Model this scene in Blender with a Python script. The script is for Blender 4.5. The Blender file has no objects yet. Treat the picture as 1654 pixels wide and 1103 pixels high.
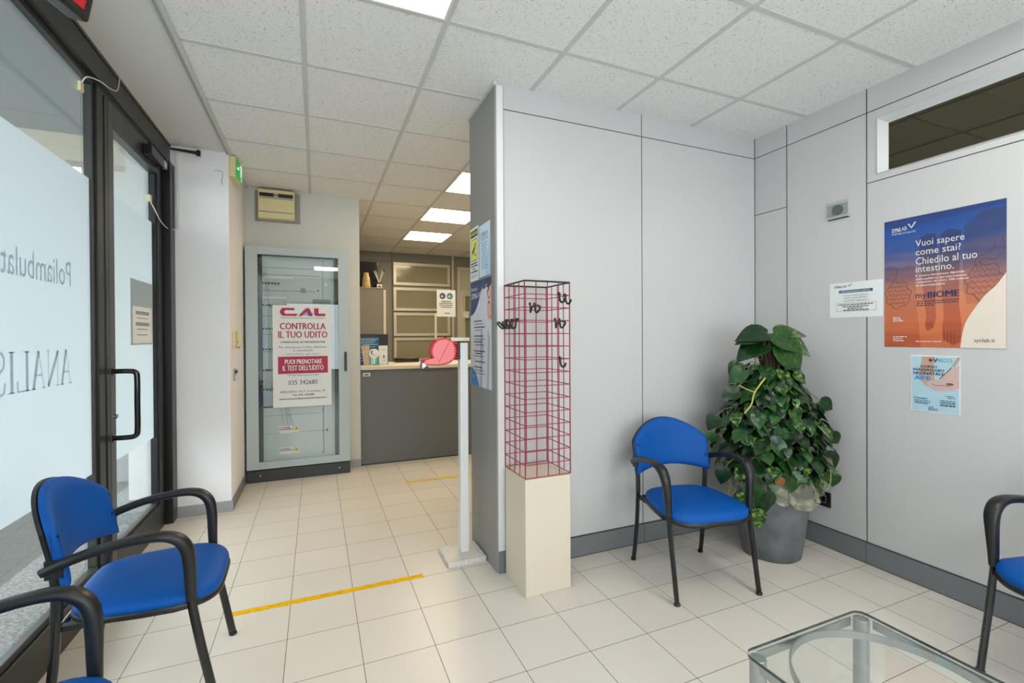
import bpy, math, random
from mathutils import Vector, Matrix
R = math.radians
sc = bpy.context.scene
col = sc.collection

# ------------------------------------------------------------------ camera, world, exposure
cam_d = bpy.data.cameras.new('camera'); cam = bpy.data.objects.new('camera', cam_d); col.objects.link(cam)
sc.camera = cam
cam_d.sensor_fit = 'HORIZONTAL'; cam_d.sensor_width = 36.0
FPX = 753.7
cam_d.lens = 36.0 * FPX / 1654
cam_d.shift_x = (827 - 829.26) / 1654
cam_d.shift_y = -(551.5 - 547.98) / 1654
cam_d.clip_start = 0.02
YAW, PITCH, ROLL = .3998, -.0057, -.0056
f = Vector((math.cos(PITCH) * math.sin(YAW), math.cos(PITCH) * math.cos(YAW), math.sin(PITCH)))
r0 = Vector((math.cos(YAW), -math.sin(YAW), 0)); u0 = r0.cross(f)
r = r0 * math.cos(ROLL) + u0 * math.sin(ROLL)
u = u0 * math.cos(ROLL) - r0 * math.sin(ROLL)
cam.matrix_world = Matrix(((r.x, u.x, -f.x, 0), (r.y, u.y, -f.y, 0), (r.z, u.z, -f.z, 1.3282), (0, 0, 0, 1)))

w = bpy.data.worlds.new('daylight'); sc.world = w; w.use_nodes = True
w.node_tree.nodes['Background'].inputs[0].default_value = (.88, .93, 1.0, 1)
w.node_tree.nodes['Background'].inputs[1].default_value = 4.6
sc.view_settings.view_transform = 'Standard'; sc.view_settings.look = 'None'
sc.view_settings.gamma = 1.0; sc.view_settings.use_curve_mapping = False
sc.view_settings.exposure = 0.38
LIGHT = 13.5         # ceiling panel emission
LX, LY = -.046, 2.058     # ceiling grid origin, 0.6 m module
HC = 2.75

# ------------------------------------------------------------------ materials
def lin(c):
    return tuple(((v / 255) / 12.92 if v / 255 <= .04045 else ((v / 255 + .055) / 1.055) ** 2.4) for v in c) + (1,)
MATS = {}
def mat(name, rgb, rough=.5, metal=0, emit=0, noise=0, nscale=8, bump=0, bscale=200, coat=0, spec=.5):
    if name in MATS: return MATS[name]
    m = bpy.data.materials.new(name); m.use_nodes = True; nt = m.node_tree
    b = nt.nodes['Principled BSDF']; c = lin(rgb)
    b.inputs['Base Color'].default_value = c; b.inputs['Roughness'].default_value = rough
    b.inputs['Metallic'].default_value = metal; b.inputs['Coat Weight'].default_value = coat
    b.inputs['Specular IOR Level'].default_value = spec
    if emit:
        b.inputs['Emission Color'].default_value = c; b.inputs['Emission Strength'].default_value = emit
    if noise or bump:
        tc = nt.nodes.new('ShaderNodeTexCoord')
    if noise:
        n = nt.nodes.new('ShaderNodeTexNoise'); n.inputs['Scale'].default_value = nscale; n.inputs['Detail'].default_value = 5
        nt.links.new(tc.outputs['Object'], n.inputs['Vector'])
        rmp = nt.nodes.new('ShaderNodeValToRGB')
        rmp.color_ramp.elements[0].position = .3; rmp.color_ramp.elements[1].position = .7
        rmp.color_ramp.elements[0].color = tuple(v * (1 - noise) for v in c[:3]) + (1,)
        rmp.color_ramp.elements[1].color = tuple(min(1, v * (1 + noise)) for v in c[:3]) + (1,)
        nt.links.new(n.outputs['Fac'], rmp.inputs['Fac']); nt.links.new(rmp.outputs['Color'], b.inputs['Base Color'])
    if bump:
        n2 = nt.nodes.new('ShaderNodeTexNoise'); n2.inputs['Scale'].default_value = bscale
        nt.links.new(tc.outputs['Object'], n2.inputs['Vector'])
        bp = nt.nodes.new('ShaderNodeBump'); bp.inputs['Strength'].default_value = bump; bp.inputs['Distance'].default_value = .002
        nt.links.new(n2.outputs['Fac'], bp.inputs['Height']); nt.links.new(bp.outputs['Normal'], b.inputs['Normal'])
    MATS[name] = m
    return m

def node_mat(name):
    m = bpy.data.materials.new(name); m.use_nodes = True; nt = m.node_tree
    for n in list(nt.nodes):
        if n.type != 'OUTPUT_MATERIAL': nt.nodes.remove(n)
    MATS[name] = m
    return m, nt, nt.nodes['Material Output']

def glass_mat(name, tint=(.93, .97, .95), rough=0.0, refl=.9):
    m, nt, out = node_mat(name)
    tr = nt.nodes.new('ShaderNodeBsdfTransparent'); tr.inputs[0].default_value = tint + (1,)
    gl = nt.nodes.new('ShaderNodeBsdfGlossy'); gl.inputs['Roughness'].default_value = rough
    gl.inputs[0].default_value = (refl, refl, refl, 1)
    lw = nt.nodes.new('ShaderNodeLayerWeight'); lw.inputs[0].default_value = .5
    pw = nt.nodes.new('ShaderNodeMath'); pw.operation = 'POWER'; pw.inputs[1].default_value = 5; nt.links.new(lw.outputs['Facing'], pw.inputs[0])
    fr = nt.nodes.new('ShaderNodeMath'); fr.operation = 'MULTIPLY_ADD'; fr.inputs[1].default_value = .94; fr.inputs[2].default_value = .045; nt.links.new(pw.outputs[0], fr.inputs[0])
    mx = nt.nodes.new('ShaderNodeMixShader')
    nt.links.new(fr.outputs[0], mx.inputs[0]); nt.links.new(tr.outputs[0], mx.inputs[1]); nt.links.new(gl.outputs[0], mx.inputs[2])
    nt.links.new(mx.outputs[0], out.inputs[0])
    return m

def film_mat(name, rgb, trans, diff, clear=0.0):
    m, nt, out = node_mat(name)
    t = nt.nodes.new('ShaderNodeBsdfTranslucent'); t.inputs[0].default_value = rgb + (1,)
    d = nt.nodes.new('ShaderNodeBsdfDiffuse'); d.inputs[0].default_value = rgb + (1,)
    mx = nt.nodes.new('ShaderNodeMixShader'); mx.inputs[0].default_value = diff
    nt.links.new(t.outputs[0], mx.inputs[1]); nt.links.new(d.outputs[0], mx.inputs[2])
    last = mx
    if clear:
        tr = nt.nodes.new('ShaderNodeBsdfTransparent'); m2 = nt.nodes.new('ShaderNodeMixShader'); m2.inputs[0].default_value = clear
        nt.links.new(mx.outputs[0], m2.inputs[1]); nt.links.new(tr.outputs[0], m2.inputs[2]); last = m2
    nt.links.new(last.outputs[0], out.inputs[0])
    return m

def floor_mat():
    m = mat('cream_floor_tile', (214, 207, 197), .16, spec=.28); nt = m.node_tree; b = nt.nodes['Principled BSDF']
    tc = nt.nodes.new('ShaderNodeTexCoord'); sp = nt.nodes.new('ShaderNodeSeparateXYZ')
    nt.links.new(tc.outputs['Object'], sp.inputs[0])
    def M(op, a, bb=None, clamp=False):
        n = nt.nodes.new('ShaderNodeMath'); n.operation = op; n.use_clamp = clamp
        for i, v in enumerate((a, bb)):
            if v is None: continue
            if isinstance(v, (int, float)): n.inputs[i].default_value = v
            else: nt.links.new(v, n.inputs[i])
        return n.outputs[0]
    def line(s, o, size, half):
        t = M('DIVIDE', M('SUBTRACT', s, o), size)
        fr = M('FRACT', M('ADD', t, 40.5))           # .5 on the joint
        return M('LESS_THAN', M('ABSOLUTE', M('SUBTRACT', fr, .5)), half / size), M('FLOOR', M('ADD', t, 40.0))
    lx, ix = line(sp.outputs[0], -.4235, .2958, .0012); ly, iy = line(sp.outputs[1], 2.5748, .2974, .0012)
    ln = M('MAXIMUM', lx, ly)
    cmb = nt.nodes.new('ShaderNodeCombineXYZ'); nt.links.new(ix, cmb.inputs[0]); nt.links.new(iy, cmb.inputs[1])
    wn = nt.nodes.new('ShaderNodeTexWhiteNoise'); nt.links.new(cmb.outputs[0], wn.inputs['Vector'])
    no = nt.nodes.new('ShaderNodeTexNoise'); no.inputs['Scale'].default_value = 3.0; no.inputs['Detail'].default_value = 6
    nt.links.new(tc.outputs['Object'], no.inputs['Vector'])
    val = M('ADD', M('MULTIPLY', wn.outputs['Value'], .05), M('MULTIPLY', no.outputs['Fac'], .10))
    val = M('ADD', val, .92)
    hs = nt.nodes.new('ShaderNodeHueSaturation'); hs.inputs['Color'].default_value = lin((214, 207, 197)); nt.links.new(val, hs.inputs['Value'])
    mx = nt.nodes.new('ShaderNodeMixRGB'); nt.links.new(ln, mx.inputs[0]); nt.links.new(hs.outputs[0], mx.inputs[1])
    mx.inputs[2].default_value = lin((58, 53, 45))
    nt.links.new(mx.outputs[0], b.inputs['Base Color'])
    rg = M('ADD', M('MULTIPLY', ln, .5), M('ADD', M('MULTIPLY', no.outputs['Fac'], .12), .24)); nt.links.new(rg, b.inputs['Roughness'])
    return m

def tile_mat():
    m = mat('mineral_ceiling_tile', (238, 238, 236), .95, spec=.1); nt = m.node_tree; b = nt.nodes['Principled BSDF']
    tc = nt.nodes.new('ShaderNodeTexCoord')
    n = nt.nodes.new('ShaderNodeTexNoise'); n.inputs['Scale'].default_value = 150; n.inputs['Detail'].default_value = 3
    nt.links.new(tc.outputs['Object'], n.inputs['Vector'])
    v = nt.nodes.new('ShaderNodeTexNoise'); v.inputs['Scale'].default_value = 330; v.inputs['Detail'].default_value = 1
    nt.links.new(tc.outputs['Object'], v.inputs['Vector'])
    mn = nt.nodes.new('ShaderNodeMath'); mn.operation = 'MINIMUM'
    nt.links.new(n.outputs['Fac'], mn.inputs[0])
    ad = nt.nodes.new('ShaderNodeMath'); ad.operation = 'ADD'; ad.inputs[1].default_value = .04
    nt.links.new(v.outputs['Fac'], ad.inputs[0]); nt.links.new(ad.outputs[0], mn.inputs[1])
    rp = nt.nodes.new('ShaderNodeValToRGB'); rp.color_ramp.elements[0].position = .30; rp.color_ramp.elements[1].position = .365
    rp.color_ramp.elements[0].color = lin((120, 120, 114)); rp.color_ramp.elements[1].color = lin((238, 238, 236))
    nt.links.new(mn.outputs[0], rp.inputs[0]); nt.links.new(rp.outputs[0], b.inputs['Base Color'])
    return m

def poster_mat(name, stops, size, noise=.12, scale=(1.2, 1, 9)):
    """printed vertical gradient of a poster, streaked like clouds"""
    m = mat(name, (128, 128, 128), .35, spec=.5); nt = m.node_tree; b = nt.nodes['Principled BSDF']
    tc = nt.nodes.new('ShaderNodeTexCoord'); sp = nt.nodes.new('ShaderNodeSeparateXYZ'); nt.links.new(tc.outputs['Object'], sp.inputs[0])
    mp = nt.nodes.new('ShaderNodeMapping'); mp.inputs['Scale'].default_value = scale; nt.links.new(tc.outputs['Object'], mp.inputs[0])
    n = nt.nodes.new('ShaderNodeTexNoise'); n.inputs['Scale'].default_value = 2.5; n.inputs['Detail'].default_value = 6; nt.links.new(mp.outputs[0], n.inputs[0])
    d = nt.nodes.new('ShaderNodeMath'); d.operation = 'DIVIDE'; d.inputs[1].default_value = size; nt.links.new(sp.outputs[2], d.inputs[0])
    s = nt.nodes.new('ShaderNodeMath'); s.operation = 'SUBTRACT'; s.inputs[1].default_value = .5; nt.links.new(n.outputs['Fac'], s.inputs[0])
    k = nt.nodes.new('ShaderNodeMath'); k.operation = 'MULTIPLY_ADD'; k.inputs[1].default_value = noise * 3
    nt.links.new(s.outputs[0], k.inputs[0]); nt.links.new(d.outputs[0], k.inputs[2])
    rp = nt.nodes.new('ShaderNodeValToRGB'); nt.links.new(k.outputs[0], rp.inputs[0])
    e = rp.color_ramp.elements
    e[0].position = stops[0][0]; e[0].color = lin(stops[0][1]); e[1].position = stops[-1][0]; e[1].color = lin(stops[-1][1])
    for p, c in stops[1:-1]:
        q = e.new(p); q.color = lin(c)
    nt.links.new(rp.outputs[0], b.inputs['Base Color'])
    return m

def speckle_mat(name, base, spot, scale, thr=.45, rough=.8):
    m = mat(name, base, rough); nt = m.node_tree; b = nt.nodes['Principled BSDF']
    tc = nt.nodes.new('ShaderNodeTexCoord'); n = nt.nodes.new('ShaderNodeTexNoise'); n.inputs['Scale'].default_value = scale; n.inputs['Detail'].default_value = 4
    nt.links.new(tc.outputs['Object'], n.inputs[0])
    rp = nt.nodes.new('ShaderNodeValToRGB'); rp.color_ramp.elements[0].position = thr; rp.color_ramp.elements[1].position = thr + .12
    rp.color_ramp.elements[0].color = lin(spot); rp.color_ramp.elements[1].color = lin(base)
    nt.links.new(n.outputs['Fac'], rp.inputs[0]); nt.links.new(rp.outputs[0], b.inputs['Base Color'])
    return m

wallp = mat('light_grey_wall_panel', (200, 199, 199), .42, spec=.35, noise=.012, nscale=1.5)
seam = mat('dark_panel_joint', (45, 48, 50), .6)
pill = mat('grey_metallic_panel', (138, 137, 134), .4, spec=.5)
plaster = mat('white_plaster', (238, 236, 237), .8, noise=.012, nscale=3)
soffit_m = mat('matt_white_soffit', (222, 222, 217), .85)
skirt = mat('slate_grey_skirting', (116, 118, 121), .45)
skirt2 = mat('mid_grey_skirting', (160, 162, 164), .5)
anth = mat('anthracite_aluminium', (29, 30, 30), .34, spec=.5)
anth2 = mat('brushed_anthracite', (60, 59, 57), .32, spec=.5)
black = mat('black_plastic', (22, 23, 24), .38)
blacks = mat('satin_black_steel', (16, 17, 18), .22, spec=.6)
gloss_black = mat('gloss_black', (10, 10, 11), .12, coat=.4)
blue = mat('blue_vinyl', (0, 80, 160), .55, spec=.22, bump=.15, bscale=600)
white = mat('white_paint', (226, 226, 224), .4)
whitep = mat('white_paper', (228, 231, 231), .5)
cream = mat('cream_laminate', (217, 206, 186), .4)
yellowed = mat('yellowed_plastic', (222, 210, 160), .45)
tbar = mat('grey_ceiling_bar', (204, 205, 202), .6)
steel = mat('satin_aluminium', (170, 174, 176), .3, metal=.75)
chrome = mat('chrome', (200, 200, 200), .12, metal=1)
alu = mat('light_aluminium_frame', (212, 207, 196), .4, metal=.3)
wire = mat('dark_red_wire', (150, 8, 42), .4)
ink = mat('black_ink', (36, 36, 40), .6)
navy = mat('navy_ink', (26, 46, 92), .5)
red = mat('red_plastic', (204, 22, 42), .3)
red2 = mat('rose_red_plastic_cover', (232, 92, 92), .3, coat=.3)
green_l = mat('green_exit_lens', (20, 160, 70), .4, emit=.35)
white_l = mat('lit_white_lens', (240, 250, 235), .4, emit=.5)
glow_w = mat('warm_lit_light_diffuser', (255, 232, 192), .5, emit=LIGHT * 1.35)
glow_s = mat('soft_lit_light_diffuser', (255, 252, 248), .5, emit=LIGHT * .38)
glow = mat('lit_light_diffuser', (255, 252, 246), .5, emit=LIGHT)
clearglass = glass_mat('clear_window_glass')
smoke = glass_mat('tinted_pane', (.80, .80, .74))
cabglass = glass_mat('cabinet_door_glass', (.95, .98, .98))
tableglass = glass_mat('clear_table_glass', (.965, .985, .975))
film = film_mat('frosted_window_film', (.63, .68, .71), 1, .35)
filmtext = film_mat('grey_lettering_film', (.50, .56, .60), 1, .30)
tulle = film_mat('cream_tulle', (.66, .65, .46), 1, .55, .55)
def net_alpha(m):
    nt = m.node_tree; mx = [n for n in nt.nodes if n.type == 'MIX_SHADER'][-1]
    tc = nt.nodes.new('ShaderNodeTexCoord'); n = nt.nodes.new('ShaderNodeTexNoise'); n.inputs['Scale'].default_value = 22; n.inputs['Detail'].default_value = 4
    mr = nt.nodes.new('ShaderNodeMapRange'); mr.inputs[1].default_value = .35; mr.inputs[2].default_value = .65; mr.inputs[3].default_value = .25; mr.inputs[4].default_value = .85
    nt.links.new(tc.outputs['Object'], n.inputs[0]); nt.links.new(n.outputs['Fac'], mr.inputs[0]); nt.links.new(mr.outputs[0], mx.inputs[0])
net_alpha(tulle)
frost = mat('frosted_beige_pane', (150, 146, 124), .25, spec=.5)
greige = mat('grey_beige_partition', (150, 147, 138), .5)
greycab = mat('grey_metal_cabinet', (178, 190, 192), .35, spec=.5)
leafs = []
for nm, c1, c2 in (('deep_green_leaf', (15, 44, 17), (32, 70, 27)), ('mid_green_leaf', (26, 66, 22), (52, 98, 34)), ('variegated_leaf', (28, 70, 25), (140, 166, 78))):
    m = mat(nm, c1, .28, spec=.5); nt = m.node_tree; b = nt.nodes['Principled BSDF']
    tc = nt.nodes.new('ShaderNodeTexCoord'); n = nt.nodes.new('ShaderNodeTexNoise'); n.inputs['Scale'].default_value = 45; n.inputs['Detail'].default_value = 4
    nt.links.new(tc.outputs['Object'], n.inputs[0]); rp = nt.nodes.new('ShaderNodeValToRGB')
    rp.color_ramp.elements[0].position = .50; rp.color_ramp.elements[1].position = .66
    rp.color_ramp.elements[0].color = lin(c1); rp.color_ramp.elements[1].color = lin(c2)
    nt.links.new(n.outputs['Fac'], rp.inputs[0]); nt.links.new(rp.outputs[0], b.inputs['Base Color'])
    leafs.append(m)
stemm = mat('green_brown_stem', (112, 118, 58), .6)
stemy = mat('pale_yellow_stem', (170, 180, 84), .5)
bark = mat('brown_coir', (70, 50, 36), .9, noise=.5, nscale=60)

# ------------------------------------------------------------------ mesh builder
LOC = {}
class B:
    def __init__(s): s.v = []; s.f = []; s.m = []; s.ms = []; s.M = None
    def mi(s, m):
        if m not in s.ms: s.ms.append(m)
        return s.ms.index(m)
    def add(s, vs, fs, m):
        o = len(s.v); k = s.mi(m)
        if s.M is not None: vs = [s.M @ Vector(p) for p in vs]
        s.v += [tuple(p) for p in vs]
        for q in fs: s.f.append(tuple(i + o for i in q)); s.m.append(k)
        return s
    def box(s, x0, x1, y0, y1, z0, z1, m):
        if x0 > x1: x0, x1 = x1, x0
        if y0 > y1: y0, y1 = y1, y0
        if z0 > z1: z0, z1 = z1, z0
        vs = [(x0, y0, z0), (x1, y0, z0), (x1, y1, z0), (x0, y1, z0), (x0, y0, z1), (x1, y0, z1), (x1, y1, z1), (x0, y1, z1)]
        return s.add(vs, [(0, 3, 2, 1), (4, 5, 6, 7), (0, 1, 5, 4), (1, 2, 6, 5), (2, 3, 7, 6), (3, 0, 4, 7)], m)
    def tube(s, pts, ra, m, n=10, rb=None, up=None, closed=False, caps=True):
        """swept ellipse; ra across, rb along the up direction (numbers or lists)"""
        P = [Vector(p) for p in pts]; N = len(P)
        A = ra if isinstance(ra, (list, tuple)) else [ra] * N
        if rb is None: rb = A
        Bb = rb if isinstance(rb, (list, tuple)) else [rb] * N
        vs = []; fs = []; ref = Vector(up) if up else None
        if ref is None:
            d = (P[1] - P[0]).normalized(); ref = Vector((0, 0, 1)) if abs(d.z) < .9 else Vector((1, 0, 0))
        for i in range(N):
            a = P[(i - 1) % N] if (closed or i > 0) else P[i]; b = P[(i + 1) % N] if (closed or i < N - 1) else P[i]
            t = (b - a).normalized(); sd = t.cross(ref)
            if sd.length < 1e-4: sd = t.orthogonal()
            sd.normalize(); up2 = sd.cross(t).normalized()
            if not up: ref = up2
            for k in range(n):
                an = 2 * math.pi * k / n
                vs.append(P[i] + sd * A[i] * math.cos(an) + up2 * Bb[i] * math.sin(an))
        rng = N if closed else N - 1
        for i in range(rng):
            j = (i + 1) % N
            for k in range(n):
                l = (k + 1) % n; fs.append((i * n + k, i * n + l, j * n + l, j * n + k))
        if caps and not closed:
            fs.append(tuple(range(n - 1, -1, -1))); fs.append(tuple((N - 1) * n + k for k in range(n)))
        return s.add(vs, fs, m)
    def lathe(s, prof, c, m, n=32, fn=None, capb=False, capt=False):
        vs = []; fs = []
        for i, (rr, z) in enumerate(prof):
            for k in range(n):
                an = 2 * math.pi * k / n; q = fn(rr, z, an, i) if fn else (rr, z)
                vs.append((c[0] + q[0] * math.cos(an), c[1] + q[0] * math.sin(an), c[2] + q[1]))
        for i in range(len(prof) - 1):
            for k in range(n):
                l = (k + 1) % n; fs.append((i * n + k, i * n + l, (i + 1) * n + l, (i + 1) * n + k))
        if capb: fs.append(tuple(range(n - 1, -1, -1)))
        if capt: fs.append(tuple((len(prof) - 1) * n + k for k in range(n)))
        return s.add(vs, fs, m)
    def cyl(s, a, b, rad, m, n=16): return s.tube([a, b], rad, m, n)
    def prism(s, poly, z0, z1, m):
        """poly in xy, extruded z0..z1 (apply s.M for other planes)"""
        n = len(poly); vs = [(p[0], p[1], z0) for p in poly] + [(p[0], p[1], z1) for p in poly]
        fs = [tuple(range(n - 1, -1, -1)), tuple(range(n, 2 * n))] + [(i, (i + 1) % n, n + (i + 1) % n, n + i) for i in range(n)]
        return s.add(vs, fs, m)
    def build(s, name, parent=None, smooth=True, bevel=0, loc=None, ang=38, seg=2, **kw):
        off = LOC[parent.name] if parent is not None else Vector(loc if loc is not None else (0, 0, 0))
        me = bpy.data.meshes.new(name)
        me.from_pydata([(p[0] - off.x, p[1] - off.y, p[2] - off.z) for p in s.v], [], s.f)
        for m in s.ms: me.materials.append(m)
        me.polygons.foreach_set('material_index', s.m)
        if smooth:
            me.polygons.foreach_set('use_smooth', [True] * len(s.f)); me.set_sharp_from_angle(angle=R(ang))
        me.update()
        o = bpy.data.objects.new(name, me); col.objects.link(o)
        if parent is not None: o.parent = parent
        else: o.location = off
        LOC[o.name] = off
        if bevel:
            bv = o.modifiers.new('bevel', 'BEVEL'); bv.width = bevel; bv.segments = seg; bv.limit_method = 'ANGLE'; bv.angle_limit = R(50)
        tag(o, **kw)
        return o

def tag(o, label=None, cat=None, group=None, kind=None):
    if label: o['label'] = label
    if cat: o['category'] = cat
    if group: o['group'] = group
    if kind: o['kind'] = kind
def thing(name, loc, label, cat, group=None):
    o = bpy.data.objects.new(name, None); col.objects.link(o); o.location = loc; o.empty_display_size = .1
    LOC[o.name] = Vector(loc); tag(o, label, cat, group)
    return o
def copy_tree(o, parent=None):
    c = o.copy(); col.objects.link(c)
    if parent: c.parent = parent
    for ch in [x for x in bpy.data.objects if x.parent == o]: copy_tree(ch, c)
    return c
def catmull(pts, n=6, closed=False):
    P = [Vector(p) for p in pts]; out = []; N = len(P)
    for i in range(N if closed else N - 1):
        if closed: a, b, c, d = P[(i - 1) % N], P[i], P[(i + 1) % N], P[(i + 2) % N]
        else: a, b, c, d = P[max(i - 1, 0)], P[i], P[i + 1], P[min(i + 2, N - 1)]
        for k in range(n):
            t = k / n
            out.append(.5 * ((2 * b) + (c - a) * t + (2 * a - 5 * b + 4 * c - d) * t * t + (3 * b - a - 3 * c + d) * t ** 3))
    if not closed: out.append(P[-1])
    return out

# text -> flat polygons
_tx = {}
def glyphs(s, bold):
    k = (s, bold)
    if k in _tx: return _tx[k]
    cu = bpy.data.curves.new('t', 'FONT'); cu.body = s; cu.resolution_u = 2; cu.offset = 0
    ob = bpy.data.objects.new('t', cu); col.objects.link(ob)
    me = bpy.data.meshes.new_from_object(ob.evaluated_get(bpy.context.evaluated_depsgraph_get()))
    vs = [tuple(v.co) for v in me.vertices]; fs = [tuple(p.vertices) for p in me.polygons]
    bpy.data.objects.remove(ob); bpy.data.curves.remove(cu); bpy.data.meshes.remove(me)
    _tx[k] = (vs, fs); return _tx[k]

class Sheet:
    """flat printed thing: u to the right, v up, n out of the surface, printed layers on a thin sheet"""
    def __init__(s, o, uax, n, w, h, m, t=.0015):
        s.b = B(); s.o = Vector(o); s.u = Vector(uax); s.n = Vector(n); s.v = Vector((0, 0, 1)); s.t = t; s.w = w; s.h = h
        s.slab(0, 0, w, h, m)
    def P(s, a, b, l): return s.o + s.u * a + s.v * b + s.n * (s.t + .0004 * l if l else 0)
    def slab(s, a0, b0, a1, b1, m):
        q = [s.o + s.u * a + s.v * b for a, b in ((a0, b0), (a1, b0), (a1, b1), (a0, b1))]
        vs = q + [p + s.n * s.t for p in q]
        s.b.add(vs, [(0, 3, 2, 1), (4, 5, 6, 7), (0, 1, 5, 4), (1, 2, 6, 5), (2, 3, 7, 6), (3, 0, 4, 7)], m)
    def poly(s, pts, m, l=1): s.b.add([s.P(a, b, l) for a, b in pts], [tuple(range(len(pts)))], m)
    def rect(s, a0, b0, a1, b1, m, l=1): s.poly([(a0, b0), (a1, b0), (a1, b1), (a0, b1)], m, l)
    def disc(s, a, b, r_, m, l=1, n=24, ry=None):
        ry = ry or r_; s.poly([(a + r_ * math.cos(2 * math.pi * k / n), b + ry * math.sin(2 * math.pi * k / n)) for k in range(n)], m, l)
    def line(s, pts, wd, m, l=2):
        vs = []; fs = []
        for i, p in enumerate(pts):
            a = pts[max(i - 1, 0)]; c = pts[min(i + 1, len(pts) - 1)]
            dx, dy = c[0] - a[0], c[1] - a[1]; L = math.hypot(dx, dy) or 1; nx, ny = -dy / L * wd / 2, dx / L * wd / 2
            vs += [s.P(p[0] + nx, p[1] + ny, l), s.P(p[0] - nx, p[1] - ny, l)]
        for i in range(len(pts) - 1): fs.append((2 * i, 2 * i + 1, 2 * i + 3, 2 * i + 2))
        s.b.add(vs, fs, m)
    def frame(s, a0, b0, a1, b1, wd, m, l=2):
        s.rect(a0, b0, a1, b0 + wd, m, l); s.rect(a0, b1 - wd, a1, b1, m, l); s.rect(a0, b0, a0 + wd, b1, m, l); s.rect(a1 - wd, b0, a1, b1, m, l)
    def text(s, t, a0, b0, a1, b1, m, l=3, bold=False):
        vs, fs = glyphs(t, bold)
        x0 = min(v[0] for v in vs); x1 = max(v[0] for v in vs); y0 = min(v[1] for v in vs); y1 = max(v[1] for v in vs)
        em = min((b1 - b0) * .045, (a1 - a0) / len(t) * .05) if bold else 0
        for k_ in ((-1, 0, 1) if bold else (0,)):
            s.b.add([s.P(a0 + em * k_ + (v[0] - x0) / (x1 - x0) * (a1 - a0), b0 + (v[1] - y0) / (y1 - y0) * (b1 - b0), l + .25 * abs(k_) * (1 if k_ > 0 else 2)) for v in vs], fs, m)
    def dashes(s, a0, a1, b, n, h, m, l=2, rnd=None):
        """rows of printed words too small to read"""
        rnd = rnd or random.Random(int(b * 9999))
        x = a0
        while x < a1 - .004:
            L = min(rnd.uniform(.006, .02), a1 - x); s.rect(x, b, x + L, b + h, m, l); x += L + .003
    def build(s, name, loc=None, **kw): return s.b.build(name, smooth=False, loc=loc if loc is not None else s.o, **kw)

# ================================================================== THE ROOM SHELL
fl = B(); fl.box(-1.10, 4.6, -2.5, 8.1, -.06, 0, floor_mat()); fl.build('floor', kind='structure', smooth=False)

XG0 = -.61
ce = B(); tl = tile_mat()
ce.box(XG0, 3.02, -2.5, 2.8, HC, HC + .08, tl); ce.box(XG0, 4.6, 2.8, 8.1, HC, HC + .08, tl)
ceil = ce.build('ceiling', kind='structure', smooth=False)
g = B()
for i in range(0, 8):
    x = LX + .6 * i; g.box(x - .012, x + .012, -2.45 if x < 2.9 else 2.9, 8.0, HC - .004, HC + .001, tbar)
for j in range(-7, 10):
    y = LY + .6 * j; g.box(XG0, 4.5 if y > 2.9 else 2.945, y - .012, y + .012, HC - .0035, HC + .001, tbar)
g.box(XG0, XG0 + .022, -2.45, 5.03, HC - .012, HC + .001, tbar)
g.box(XG0 - .012, XG0, -2.45, 4.15, HC - .016, HC, skirt2)
g.build('ceiling_grid', parent=ceil, smooth=False)
s_ = B(); s_.box(-1.10, XG0 - .012, -2.5, 4.15, HC, HC + .08, soffit_m)
s_.build('trim_1', kind='structure', smooth=False, label='plain white plaster soffit strip above the shopfront')

wl = B()
wl.box(-1.10, XG0, 4.15, 5.15, 0, HC, plaster)
wl.build('wall_left', kind='structure', smooth=False)
b_ = B(); b_.box(-.965, XG0 + .012, 4.138, 4.15, 0, .08, skirt2); b_.box(XG0, XG0 + .012, 4.15, 5.03, 0, .08, skirt)
b_.build('baseboard_left', kind='structure', smooth=False)
wf = B(); wf.box(XG0, .415, 5.03, 5.16, 0, HC, mat('off_white_plaster', (208, 208, 202), .7)); wf.build('wall_far', kind='structure', smooth=False)
b_ = B(); b_.box(.30, .415, 5.018, 5.03, 0, .08, skirt2); b_.build('baseboard_far', kind='structure', smooth=False)

# partition block behind the seats (its left end face is darker)
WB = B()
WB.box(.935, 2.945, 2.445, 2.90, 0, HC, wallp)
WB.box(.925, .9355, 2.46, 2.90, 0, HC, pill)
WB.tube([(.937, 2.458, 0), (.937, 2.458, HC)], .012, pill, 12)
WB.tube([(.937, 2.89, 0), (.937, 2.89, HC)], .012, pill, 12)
WB.box(.937, .975, 2.4405, 2.446, .125, 2.735, white)
WB.box(.975, .978, 2.4395, 2.446, .125, 2.735, mat('grey_reveal', (150, 152, 152), .6))
WB.box(1.932, 1.936, 2.4435, 2.446, 0, HC, seam)
WB.box(.978, 2.945, 2.4435, 2.446, 2.606, 2.610, seam)
WB.box(2.9405, 2.945, 2.4435, 2.446, .12, HC, seam)
WB.box(.915, .936, 2.43, 2.92, HC - .02, HC, tbar)
WB.build('wall_back', kind='structure')
b_ = B(); b_.box(.935, 2.945, 2.432, 2.445, 0, .118, skirt); b_.box(.978, 2.945, 2.436, 2.445, .118, .122, seam); b_.box(.978, 2.945, 2.430, 2.434, 0, .003, seam)
b_.box(1.932, 1.936, 2.431, 2.433, 0, .118, mat('skirting_joint_grey', (84, 86, 90), .6))  # darker grey joint line down the skirting
b_.build('baseboard_back', kind='structure', smooth=False)

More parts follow.
